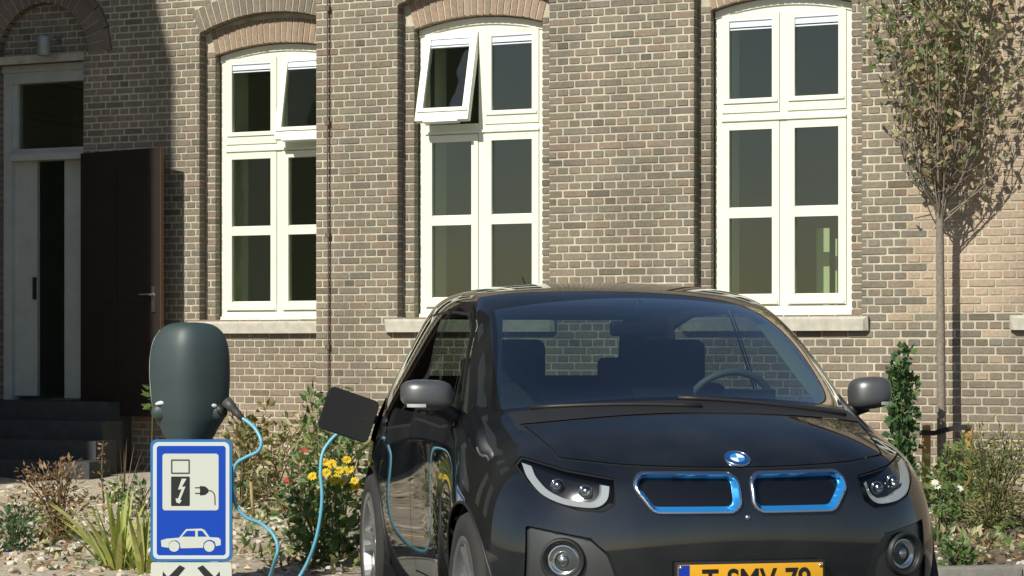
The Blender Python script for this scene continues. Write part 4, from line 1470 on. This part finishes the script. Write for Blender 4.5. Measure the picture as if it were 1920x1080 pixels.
for i in range(len(PRs) - 1):
    for k in range(SEG):
        k2 = (k + 1) % SEG
        hb.f.append((i * SEG + k, i * SEG + k2, (i + 1) * SEG + k2, (i + 1) * SEG + k)); hb.c.append(None); hb.m.append(0)
hb.build('housing', M_green, CH, smooth=True)
# edge highlight modelled as a pale line down the left flank, sockets left and right
sm = MB()
tube_mb(sm, spline([(-.178, .03, .85), (-.196, .03, .94), (-.206, .03, 1.07), (-.203, .028, 1.16), (-.186, .022, 1.24), (-.152, .015, 1.295)], 6), .0045, 6)
sm.build('edge_highlight', mat('highlight_grey', (.45, .50, .48), .35, .3), CH, smooth=True)
for sg in (-1, 1):
    bm = bmesh.new(); bmesh.ops.create_icosphere(bm, subdivisions=3, radius=1)
    for v in bm.verts:
        x, y, z = v.co
        v.co = Vector((sg * (.138 + x * .050 + z * .012), -.038 + y * .026, .880 + z * .042 - abs(x) * .012))
    from_bm('socket_cover', bm, M_green, CH)
    il = bmesh.new(); bmesh.ops.create_icosphere(il, subdivisions=3, radius=1)  # bright glint above each socket, modelled as a pale ellipsoid
    for v in il.verts:
        x, y, z = v.co
        v.co = Vector((sg * (.126 + x * (.040 if sg < 0 else .024)), -.058 + y * .016, .922 + z * .013 - sg * .006 + sg * sg * x * (-.006)))
    from_bm('scoop_highlight', il, mat('highlight_white', (.70, .74, .70), .3), CH)
    if sg < 0: continue
    sk = MB(); lathe(sk, [(.030, 0), (.030, .03), (.022, .032), (.02, .01)], (sg * .160, -.045, .893), (sg * .9, -.35, -.3), (0, 0, 1), 20)
    sk.build('socket', M_plas, CH, smooth=True)

# road sign on its own post
SG_Y = 10.96
sx0 = (358.5 - 960) / FPX * SG_Y
sgz = bed_z(sx0, SG_Y)
SGN = empty('road_sign', (sx0, SG_Y, sgz))
tag(SGN, 'blue charging bay sign with white car and plug symbols before the charging post', 'sign')
SW = 0.409
zt = CAM_H + (655 - 824) / FPX * SG_Y - sgz
SH = 0.612
def rrect(cx, cz, w, h, r, n=6):
    out = []
    for qx, qz, a0 in ((1, 1, 0), (-1, 1, 90), (-1, -1, 180), (1, -1, 270)):
        for k in range(n + 1):
            a = R(a0 + 90 * k / n)
            out.append((cx + qx * (w / 2 - r) + r * math.cos(a), cz + qz * (h / 2 - r) + r * math.sin(a)))
    return out
def plate(name, outline, y0, y1, m, parent):
    b = MB()
    b.face([(x, y0, z) for x, z in outline][::-1])
    b.face([(x, y1, z) for x, z in outline])
    n = len(outline)
    for k in range(n):
        (xa, za), (xb, zb) = outline[k], outline[(k + 1) % n]
        b.face([(xa, y0, za), (xb, y0, zb), (xb, y1, zb), (xa, y1, za)])
    o = b.build(name, m, parent)
    return o
def ringplate(name, o1, o2, y0, m, parent):
    b = MB(); n = len(o1)
    for k in range(n):
        k2 = (k + 1) % n
        b.face([(o1[k][0], y0, o1[k][1]), (o1[k2][0], y0, o1[k2][1]), (o2[k2][0], y0, o2[k2][1]), (o2[k][0], y0, o2[k][1])])
    return b.build(name, m, parent)
M_sblue = mat('sign_blue', (0.004, 0.06, 0.46), 0.35)
M_sedge = mat('sign_edge_blue', (0.03, 0.17, 0.42), 0.4)
M_swhite = mat('sign_white', (0.62, 0.68, 0.70), 0.4)
M_swarm = mat('sign_panel_white', (0.62, 0.65, 0.58), 0.4)
M_sblack = mat('sign_black', (0.02, 0.02, 0.02), 0.45)
zc = zt - SH / 2
pl_ = plate('panel', rrect(0, zc, SW, SH, .030), 0.0, 0.022, M_sedge, SGN)
plate('border', rrect(0, zc, SW - .026, SH - .026, .028), -0.001, 0.0, M_swhite, pl_)
plate('field', rrect(0, zc, SW - .064, SH - .064, .014), -0.002, -0.001, M_sblue, pl_)
wp = plate('pump_panel', rrect(-.003, zt - .213, .281, .284, .014), -0.003, -0.002, M_swarm, pl_)
PX = lambda u: (u - 358.5) / FPX * SG_Y
PZ = lambda v: CAM_H + (655 - v) / FPX * SG_Y - sgz
ringplate('symbol', rrect(PX(338.5), PZ(875), .095, .074, .006), rrect(PX(338.5), PZ(875), .080, .058, .003), -0.0036, mat('sign_grey_ink', (.07, .09, .08), .5), wp)
plate('symbol', rrect(PX(338.5), PZ(921), .094, .148, .006), -0.0036, -0.003, M_sblack, wp)
bolt = [(350, 897.5), (341, 897.5), (334, 918), (341, 917), (334, 935), (329.5, 934), (331, 942), (337, 944), (341, 938), (338, 937), (348, 912), (341, 913)]
plate('symbol', [(PX(a), PZ(b)) for a, b in bolt], -0.0044, -0.0036, M_swarm, wp)
plug = [(375, 911), (385, 912), (391, 917), (391, 923), (385, 928), (375, 929)]
plate('symbol', [(PX(a), PZ(b)) for a, b in plug], -0.0036, -0.003, M_sblack, wp)
for vv in (914.5, 925.0):
    plate('symbol', [(PX(366), PZ(vv - 1.1)), (PX(375), PZ(vv - 1.1)), (PX(375), PZ(vv + 1.1)), (PX(366), PZ(vv + 1.1))], -0.0036, -0.003, M_sblack, wp)
cd = MB(); pth = spline([Vector((PX(391), -.0035, PZ(920))), Vector((PX(397), -.0035, PZ(921))), Vector((PX(402), -.0035, PZ(927))), Vector((PX(403.3), -.0035, PZ(937))), Vector((PX(403.3), -.0035, PZ(947)))], 5)
for a, b in zip(pth, pth[1:]):
    d_ = (b - a).normalized(); s_ = Vector((-d_.z, 0, d_.x)) * .0028
    cd.face([a - s_, b - s_, b + s_, a + s_])
cd.build('symbol', mat('sign_cord_ink', (.05, .055, .05), .5), wp)
body_ = [(302, 1013), (312, 1010), (336, 1008), (349, 992), (378, 991), (384, 994), (393, 1007), (410, 1008), (414, 1012), (414, 1022), (405, 1024), (403, 1016), (396, 1012), (388, 1013), (382, 1018), (381, 1027),
         (339, 1028), (337, 1018), (331, 1013), (322, 1014), (317, 1019), (316, 1027), (303, 1025)]
car_s = plate('symbol', [(PX(a), PZ(b)) for a, b in body_], -0.003, -0.002, M_swarm, pl_)
for cu_ in (326.5, 392.5):
    plate('symbol', [(PX(cu_) + .0265 * math.cos(2 * math.pi * k / 24), PZ(1024.5) + .0265 * math.sin(2 * math.pi * k / 24)) for k in range(24)], -0.003, -0.002, M_swarm, pl_)
for wq in ([(341, 1006), (351, 995), (366, 995), (366, 1006)], [(371, 1006), (371, 995), (379, 995), (388, 1006)]):
    plate('symbol', [(PX(a), PZ(b)) for a, b in wq], -0.0038, -0.003, M_sblue, pl_)
# white plate below with arrows
zp = zt - SH - .004
sp_ = plate('sub_panel', rrect(0, zp - .10, SW - .004, .20, .012), 0.002, 0.022, M_swarm, SGN)
for sg in (-1, 1):
    arrow = [(.035, -.012), (.052, -.004)]
    b0_ = [(sg * .026, -.030), (sg * .050, -.012), (sg * .115, -.085), (sg * .135, -.066), (sg * .150, -.135), (sg * .082, -.120), (sg * .099, -.102)]
    b0_ = [(sg * .042, -.024), (sg * .060, -.037), (sg * .098, -.080), (sg * .080, -.094)]
    b1_ = [(sg * .112, -.052), (sg * .146, -.052), (sg * .150, -.140), (sg * .060, -.118)]
    plate('symbol', [(a, zp + b) for a, b in [(sg * .030, -.028), (sg * .058, -.014), (sg * .118, -.075), (sg * .142, -.045), (sg * .150, -.150), (sg * .060, -.125), (sg * .090, -.100)]], -0.001 + .002, 0.002, M_sblack, sp_)
po = MB(); tube_mb(po, [(0, .055, -.1), (0, .055, zt - .05)], .024, 14); po.build('post', mat('galvanised_steel', (.45, .46, .46), .45, .8), SGN, smooth=True)
for zz in (zt - .12, zt - .50):
    b_ = MB(); b_.box(-.06, .06, .022, .085, zz - .012, zz + .012); b_.build('clamp', MATS['galvanised_steel'], SGN)

# cable between the post and the car
CB = empty('charging_cable', (cx_ + .3, CH_Y, cz0))
tag(CB, 'light blue charging cable looping from the green post to the car', 'cable')
M_cable = mat('cable_blue', (0.14, 0.43, 0.57), 0.4, coat=0.2)
off = Vector(CB.location)
pts = [at(452, 783, 11.0), at(466, 792, 10.98), at(480, 806, 10.96), at(490, 828, 10.93), at(484, 846, 10.93), at(462, 857, 10.95), at(444, 869, 10.97), at(437, 890, 10.98), at(438, 920, 10.98), at(443, 948, 11.0),
       at(462, 970, 11.0), at(490, 982, 11.0), at(512, 1002, 10.98), at(521, 1026, 10.96), at(516, 1050, 10.98)]
gz = lambda x, y: bed_z(x, y) + .013
def gp(u, Y):
    x = (u - 960) / FPX * Y
    return Vector((x, Y, gz(x, Y)))
pts += [gp(500, 11.15), gp(478, 11.02), gp(470, 10.80), gp(500, 10.72), gp(540, 10.86), gp(556, 11.05)]
pts += [at(575, 1058, 11.05), at(590, 1020, 11.0), at(600, 975, 10.98), at(604, 930, 10.97), at(601, 885, 10.98), at(605, 850, 11.0), at(620, 826, 11.02), at(636, 812, 11.03), at(660, 806, 11.02)]
tube('cable', [p_ - off for p_ in pts], .0092, M_cable, CB, 10, 8)
pa, pb = at(424, 752, 11.04), at(455, 786, 11.0)
dv = pb - pa
tube('plug', [p_ - off for p_ in (pa, pa + dv * .35, pa + dv * .42, pa + dv * .7, pb)], [.028, .027, .022, .019, .014], mat('plug_grey', (.06, .06, .058), .5), CB, 14)
M_pl2 = MATS['plug_grey']
Mc = Matrix.Translation(CAR_O) @ Matrix.Rotation(CAR_TH, 4, 'Z')
qa = at(655, 806, 11.02); qb = Mc @ Vector((-.84, 3.40, .965))
tube('plug', [p_ - off for p_ in (qa, qa + (qb - qa) * .4, qb)], [.016, .024, .028], M_pl2, CB, 14)

# ------------------------------------------------------------------ foliage
M_leaf2 = mat('foliage', (.08, .1, .03), 0.6, attr='Col', trans=0.3, spec=0.35)
M_petal = mat('petals', (.8, .6, .1), 0.6, attr='Col', trans=0.25)
M_bark = mat('bark', (0.23, 0.20, 0.16), 0.9, noise_amt=0.3, noise_scale=40, bump=0.5)
def leaf(mb, p_, d, size, col, wid=0.55, fold=0.25):
    """a pointed leaf: two folded halves"""
    d = d.normalized()
    s_ = d.cross(Vector((random.uniform(-1, 1), random.uniform(-1, 1), random.uniform(-1, 1))))
    if s_.length < 1e-4: s_ = d.orthogonal()
    s_.normalize()
    n = d.cross(s_)
    tip = p_ + d * size
    mid = p_ + d * size * .45
    w_ = s_ * size * wid * .5
    up = n * size * fold * .5
    i = len(mb.v)
    mb.v += [tuple(p_), tuple(mid + w_ + up), tuple(tip), tuple(mid - w_ + up)]
    mb.f += [(i, i + 1, i + 2), (i, i + 2, i + 3)]
    mb.c += [col, col]; mb.m += [0, 0]
def rv(k=1.0): return Vector((random.gauss(0, k), random.gauss(0, k), random.gauss(0, k)))
def jc(cols, j=.18):
    c = random.choice(cols); k = random.uniform(1 - j, 1 + j)
    return tuple(v * k for v in c)

# young tree against the facade
TY = 15.36
tx = (1764 - 960) / FPX * TY
tz0 = bed_z(tx, TY)
TREE = empty('young_tree', (tx, TY, tz0))
tag(TREE, 'slender young tree with browning vase shaped crown staked beside the wall', 'tree')
fork = 2.33 - tz0
tr = MB()
trunk_pts = spline([(0.012, 0, -.05), (0.004, 0, .6), (0.0, 0.005, 1.3), (-.006, 0, fork - .15), (0, 0, fork)], 6)
tube_mb(tr, trunk_pts, [.034 - .010 * k / (len(trunk_pts) - 1) for k in range(len(trunk_pts))], 12)
lv = MB()
GREEN = [(.20, .29, .11), (.24, .32, .14), (.16, .25, .11), (.32, .36, .16)]
OLIVE = [(.48, .46, .25), (.52, .48, .29), (.40, .40, .21)]
TAN = [(.60, .48, .32), (.54, .41, .26), (.42, .29, .19), (.66, .56, .40)]
random.seed(21)
nb = 27
for k in range(nb):
    a = 2 * math.pi * k / nb + random.uniform(-.2, .2)
    lean = random.choice([.15, .26, .36, .44, .5]) * random.uniform(.85, 1.1)
    # keep clear of the facade behind
    dirv = Vector((math.cos(a) * lean * 1.0, math.sin(a) * lean * .45 - .10, 1.0)).normalized()
    L = random.uniform(1.4, 2.3)
    st = Vector((0, 0, fork - .22 + .30 * random.random()))
    p1 = st + Vector((dirv.x * 1.5, dirv.y * 1.5, dirv.z * .75)) * L * .25
    p2 = st + dirv * L * .6 + rv(.03)
    p3 = st + Vector((dirv.x * .92, dirv.y * .92, dirv.z * 1.04)) * L + rv(.04)
    br = spline([st, p1, p2, p3], 7)
    n = len(br)
    tube_mb(tr, br, [.006 * (1 - .8 * q / (n - 1)) for q in range(n)], 6)
    for q in range(5, n):
        for r_ in range(1 if q % 2 else 2):
            t = q / (n - 1)
            tw = Vector((random.gauss(0, .5), random.gauss(0, .4), random.uniform(.3, 1.1))).normalized()
            e = br[q] + tw * random.uniform(.08, .26)
            if e.y > .20: e.y = .20
            tube_mb(tr, [br[q], e], [.004, .002], 4)
            hz = e.z + tz0
            dens = .85 if hz > 3.2 else .65 if hz > 2.9 else .4
            m_ = int(random.uniform(3, 6.5) * dens)
            g_ = min(max((hz - 2.9) / 1.1, 0.0), 1.0)
            for _ in range(m_):
                pp = br[q] + (e - br[q]) * random.uniform(.2, 1.15) + rv(.03)
                if pp.y > .22: pp.y = .22
                rr = random.random()
                col = jc(GREEN) if rr < .15 + .42 * g_ else jc(OLIVE) if rr < .6 + .25 * g_ else jc(TAN)
                leaf(lv, pp, rv(1) + Vector((0, 0, -.2)), random.uniform(.042, .085), col, .7)
tr.build('trunk', M_bark, TREE, smooth=True)
lv.build('crown', mat('dry_foliage', (.3, .25, .15), 0.65, attr='Col', trans=0.5, spec=0.3), TREE)
# stakes and strap
M_stake = mat('stake_wood', (0.42, 0.24, 0.085), 0.8, noise_amt=0.25, noise_scale=25)
for u, v, side in ((1736, 797, 'left'), (1816, 803, 'right')):
    Y = TY - .02
    q = at(u, v, Y); g0 = bed_z(q.x, Y)
    b_ = MB(); tube_mb(b_, [(0, 0, -.05), (0.004, 0, q.z - g0 - .02), (0.004, 0, q.z - g0)], [.030, .030, .024], 12)
    o = b_.build('tree_stake', M_stake, None, smooth=True); o.location = (q.x, Y, g0)
    tag(o, 'short yellow wooden tree stake on the %s of the young trunk' % side, 'stake', 'tree stakes')
qa, qb = at(1724, 812, TY - .055), at(1818, 803, TY - .05)
st = MB()
ps = [qa, at(1737, 811, TY - .062), at(1752, 812, TY - .03), at(1765, 808, TY - .055), at(1790, 803, TY - .05), at(1816, 801, TY - .06), at(1822, 803, TY - .03)]
ps = spline(ps, 4)
for a, b in zip(ps, ps[1:]):
    for y in (0.0, .006):
        st.face([(a.x, a.y + y, a.z - .018), (b.x, b.y + y, b.z - .018), (b.x, b.y + y, b.z + .018), (a.x, a.y + y, a.z + .018)])
tag(st.build('tree_strap', mat('rubber_strap', (.018, .017, .016), .7), None), 'black rubber strap tying the young tree to its stakes', 'strap')

def bush(name, label, cat, u, Y, w, h, n, size, cols, stems=7, spread=.6, low=.1, wid=.55, dens_top=1.0, depth=None):
    x = (u - 960) / FPX * Y
    z = bed_z(x, Y)
    o = empty(name, (x, Y, z)); tag(o, label, cat)
    depth = depth or w * .8
    s_ = MB(); L = MB()
    for k in range(stems):
        a = random.uniform(0, 6.28); r_ = random.uniform(.2, 1) * spread
        top = Vector((math.cos(a) * w * .5 * r_ * 1.3, math.sin(a) * depth * .5 * r_ * 1.3, h * random.uniform(.75, 1.0)))
        mid = Vector((top.x * .35, top.y * .35, top.z * .5))
        br = spline([Vector((math.cos(a) * .03, math.sin(a) * .03, -.02)), mid, top], 6)
        tube_mb(s_, br, [.006 * (1 - .6 * q / (len(br) - 1)) for q in range(len(br))], 5)
        for q in range(int(n / stems)):
            t = random.uniform(low, 1.0) ** (1 / dens_top)
            f_ = t * (len(br) - 1); i = min(int(f_), len(br) - 2)
            p_ = br[i].lerp(br[i + 1], f_ - i)
            rr = (.08 + .22 * math.sin(math.pi * min(t, .95))) * w
            off_ = Vector((random.gauss(0, .5) * rr, random.gauss(0, .5) * rr, random.gauss(0, .35) * rr))
            leaf(L, p_ + off_, off_.normalized() + Vector((0, 0, .35)) + rv(.4), size * random.uniform(.6, 1.25), jc(cols), wid)
    s_.build('stem', mat('plant_stem', (.12, .11, .05), .8), o, smooth=True)
    L.build('foliage', M_leaf2, o)
    return o
def blooms(o, name, spots, r, col, centre=None, pet=9):
    for sx_, sy_, sz_ in spots:
        b = MB(); base = Vector((sx_, sy_, sz_))
        nrm = Vector((random.uniform(-.3, .3), -1, random.uniform(.3, 1))).normalized()
        u_ = nrm.orthogonal().normalized(); w_ = nrm.cross(u_)
        for k in range(pet):
            a = 2 * math.pi * k / pet
            d_ = u_ * math.cos(a) + w_ * math.sin(a); t_ = nrm.cross(d_)
            c_ = tuple(v * random.uniform(.85, 1.1) for v in col)
            b.face([base, base + d_ * r * .6 + t_ * r * .25 + nrm * r * .12, base + d_ * r + nrm * r * .02, base + d_ * r * .6 - t_ * r * .25 + nrm * r * .12], c_)
        if centre:
            for k in range(6):
                a0, a1 = 2 * math.pi * k / 6, 2 * math.pi * (k + 1) / 6
                b.face([base + nrm * r * .22, base + (u_ * math.cos(a0) + w_ * math.sin(a0)) * r * .28 + nrm * r * .08, base + (u_ * math.cos(a1) + w_ * math.sin(a1)) * r * .28 + nrm * r * .08], centre)
        b.build(name, M_petal, o)
random.seed(5)
G1 = [(.12, .21, .065), (.155, .255, .085), (.09, .165, .055), (.20, .29, .11)]
G2 = [(.19, .23, .07), (.25, .27, .09), (.13, .17, .06), (.31, .30, .12)]
G3 = [(.07, .145, .06), (.10, .19, .08), (.06, .115, .05)]
DRY = [(.24, .15, .075), (.19, .11, .06), (.30, .20, .11), (.15, .09, .05)]
# the flower bush behind the cable and others along the wall
yb_ = bush('flower_bush', 'green bush with yellow daisy flowers between the cable and the car', 'bush', 636, 12.3, .62, .80, 560, .066, G1 + G2[:2] + OLIVE[:1], 10, .75, .05)
def lo(o, u, v, dy=-.12):
    q = at(u, v, o.location.y + dy) - Vector(o.location)
    return tuple(q)
blooms(yb_, 'yellow_flower', [lo(yb_, u, v, dy) for u, v, dy in ((608, 866, -.18), (622, 870, -.2), (650, 862, -.15), (636, 882, -.22), (648, 884, -.2), (625, 901, -.25), (586, 893, -.2), (632, 897, -.25), (664, 902, -.22), (656, 914, -.25), (667, 913, -.2), (641, 905, -.25), (588, 977, -.25), (600, 925, -.25), (655, 880, -.2), (612, 886, -.22))], .031, (.82, .62, .03), (.5, .3, .03), 12)
rb = bush('rose_bush', 'low leafy rose bush with a few red flowers left of the yellow daisies', 'bush', 560, 13.0, .62, .56, 360, .06, G1 + OLIVE + DRY[:2], 9, .8, .05)
blooms(rb, 'red_flower', [lo(rb, u, v, -.2) for u, v in ((570, 843), (537, 900))], .022, (.55, .06, .05), None, 8)
bush('tall_shrub', 'tall green shrub rising behind the open charging flap', 'bush', 618, 13.6, .36, .98, 340, .07, G1, 7, .7, .15)
bush('green_shrub', 'dense low green shrub at the foot of the flowers', 'bush', 600, 11.95, .5, .42, 330, .06, G1 + G3, 8, .8, .02)
bush('olive_shrub', 'loose olive green shrub below the left window behind the cable', 'bush', 505, 15.8, .95, .66, 520, .07, G2 + TAN[:1], 10, .8, .08)
bush('yellowing_shrub', 'yellowing shrub right behind the charging post', 'bush', 455, 15.2, .5, .72, 320, .07, [(.22, .21, .07), (.25, .2, .08), (.16, .17, .06)], 6, .8, .05)
bush('climbing_shrub', 'narrow glossy green climber behind the right door mirror', 'bush', 1690, 14.9, .22, 1.12, 900, .06, G3 + G1[:2], 6, .6, .02, .8)
bush('feathery_shrub', 'feathery yellow green shrub below the stakes at the right edge', 'bush', 1862, 13.7, .72, .66, 1500, .05, G2, 22, .85, .05, .28)
bush('leafy_plant', 'low broad leaved plant at the foot of the tree stake', 'plant', 1785, 14.2, .42, .48, 330, .075, G1 + G2[:2], 8, .8, .0)
ws = bush('white_flower_plant', 'small plant with white flowers beside the car fender', 'plant', 1765, 13.4, .28, .36, 160, .05, G1, 6, .8, .05)
blooms(ws, 'white_flower', [lo(ws, u, v, -.1) for u, v in ((1753, 905), (1757, 912), (1799, 916))], .028, (.75, .76, .62), None, 8)
bush('corner_weed', 'green weed growing by the kerb at the lower right', 'plant', 1790, 12.05, .26, .16, 130, .06, G1, 6, .9, .0)
# grasses and dry growth at the left
def clump(name, label, cat, u, Y, w, h, n, cols, wid=.02, droop=.5):
    x = (u - 960) / FPX * Y; z = bed_z(x, Y)
    b = MB()
    for k in range(n):
        a = random.uniform(0, 6.28); r_ = random.random() ** .6
        L = h * random.uniform(.6, 1.1)
        d_ = Vector((math.cos(a) * r_, math.sin(a) * r_, 0))
        s_ = Vector((-d_.y, d_.x, 0)); s_ = s_.normalized() if s_.length > .01 else Vector((1, 0, 0))
        base = d_ * w * .12
        pts_ = []
        for q in range(6):
            t = q / 5
            pts_.append(base + d_ * w * .5 * t * (1 + droop * t) + Vector((0, 0, L * (t - droop * r_ * .55 * t * t))))
        c_ = jc(cols)
        for q in range(5):
            w0 = wid * (1 - q / 5) ** .6 * (.5 if q == 0 else 1); w1 = wid * (1 - (q + 1) / 5) ** .6
            b.face([pts_[q] - s_ * w0 / 2, pts_[q] + s_ * w0 / 2, pts_[q + 1] + s_ * w1 / 2, pts_[q + 1] - s_ * w1 / 2], c_)
    o = b.build(name, M_leaf2, None); o.location = (x, Y, z - .01)
    tag(o, label, cat)
    return o
YG = [(.36, .44, .09), (.46, .52, .13), (.27, .36, .07), (.55, .55, .2)]
clump('grass_clump', 'bright yellow green strap leaved clump left of the road sign', 'grass', 222, 11.75, .66, .50, 34, YG, .040, .5)
clump('grass_clump', 'smaller yellow green strap leaved clump touching the road sign', 'grass', 268, 11.5, .42, .42, 18, YG, .036, .45)
bush('dry_plant', 'withered brown plant standing in the pale soil at left', 'plant', 112, 13.1, .40, .50, 560, .05, [(.36, .23, .12), (.30, .18, .10), (.42, .29, .17), (.22, .14, .08)], 16, .9, .05, .4)
bush('withered_flower', 'thin dry flower stalk rising before the shaded steps', 'plant', 190, 15.7, .10, .56, 46, .03, DRY, 2, .5, .2)
clump('dry_grass', 'wispy dry grass before the shaded steps beside the post', 'grass', 232, 15.9, .34, .52, 14, DRY, .008, .3)
bush('ground_weed', 'low dark green weed left of the sign top', 'plant', 262, 14.6, .45, .24, 150, .05, G3 + OLIVE[:1], 9, .9, .0)
bush('bright_weed', 'small bright green weed at the shadow edge', 'plant', 220, 15.6, .17, .15, 60, .05, [(.12, .25, .04), (.16, .3, .06)], 4, .9, .0)
vp = bush('violet_plant', 'low plant with a violet flower at the lower left corner', 'plant', 25, 12.6, .34, .22, 150, .05, G3, 6, .9, .0)
blooms(vp, 'violet_flower', [lo(vp, 23, 1044, -.1), lo(vp, 18, 1038, -.05)], .03, (.22, .12, .55), None, 7)
bush('grey_weed', 'greyish green weed among stones at the far left', 'plant', 40, 13.2, .4, .24, 130, .045, [(.13, .14, .08), (.10, .12, .06), (.2, .19, .12)], 8, .9, .0)
bush('leaf_sprig', 'single green sprig peeking out left of the charging post', 'plant', 283, 12.6, .10, 1.16, 26, .06, [(.14, .2, .05), (.1, .16, .04)], 1, .5, .86)
b_ = MB(); a0, a1 = at(476, 962, 14.6), at(470, 903, 14.6)
a0.z = bed_z(a0.x, 14.6) - .03
tube_mb(b_, [(0, 0, 0), tuple(a1 - a0)], .011, 8); o = b_.build('garden_stick', mat('dry_cane', (.36, .26, .13), .8), None, smooth=True); o.location = a0
tag(o, 'thin bare wooden stick leaning in the bed behind the cable', 'stick')

# ground litter: stones, clods, fallen leaves, low ground cover
random.seed(99)
lt = MB()
for k in range(1900):
    u = random.uniform(-60, 640) if random.random() < .62 else random.uniform(1700, 2000)
    Y = random.uniform(11.3, 17.2)
    x = (u - 960) / FPX * Y
    if (Vector((x, Y)) - Vector((P0.x, P0.y))).dot(WALL_N) < -.5: continue
    if (Vector((x, Y)) - KA).dot(Vector((-KD.y, KD.x))) < .22: continue
    z = bed_z(x, Y)
    if random.random() < .5:
        col = random.choice([(.55, .50, .40), (.50, .45, .35), (.42, .36, .27), (.60, .56, .46)]) if x < .5 else random.choice([(.55, .53, .46), (.16, .12, .085), (.22, .17, .12), (.10, .075, .05)])
        s_ = random.uniform(.010, .034) * (1.25 if x < 0 else .8)
        c0 = Vector((x, Y, z)); ph = random.random() * 6
        ring = []
        for hh, rr in ((-.2, 1.0), (.28, .92), (.52, .5)):
            ring.append([c0 + Vector((math.cos(ph + q * 1.047) * s_ * rr * random.uniform(.8, 1.25), math.sin(ph + q * 1.047) * s_ * rr * random.uniform(.8, 1.25), s_ * hh * random.uniform(.8, 1.2))) for q in range(6)])
        for lo_, hi_ in zip(ring, ring[1:]):
            for q in range(6): lt.face([lo_[q], lo_[(q + 1) % 6], hi_[(q + 1) % 6], hi_[q]], col)
        lt.face(ring[2], col)
    else:
        col = jc(DRY + TAN + [(.4, .36, .26)])
        leaf(lt, Vector((x, Y, z + .008)), Vector((random.gauss(0, 1), random.gauss(0, 1), random.uniform(-.05, .5))), random.uniform(.03, .07), col, .6, .5)
tag(lt.build('ground_litter', mat('litter', (.3, .25, .18), .9, attr='Col'), None), 'pale stones and fallen leaves strewn over the bed', 'litter', kind='stuff')
gc = MB()
for k in range(420):
    u = random.choice([random.uniform(-40, 280), random.uniform(440, 700), random.uniform(1770, 1960)]); Y = random.uniform(11.6, 16.0)
    x = (u - 960) / FPX * Y; z = bed_z(x, Y)
    if (Vector((x, Y)) - KA).dot(Vector((-KD.y, KD.x))) < .25: continue
    if pnoise(Vector((x * 1.5, Y * 1.5, 9))) < .02: continue
    cs = random.choice([G2, G1, OLIVE, DRY])
    for q in range(random.randint(4, 9)):
        leaf(gc, Vector((x, Y, z)) + Vector((random.gauss(0, .05), random.gauss(0, .05), random.uniform(0, .06))), Vector((random.gauss(0, 1), random.gauss(0, 1), random.uniform(.2, 1.4))), random.uniform(.03, .075), jc(cs), .5)
tag(gc.build('ground_cover', M_leaf2, None), 'sparse low weeds creeping over the bed', 'weeds', kind='stuff')
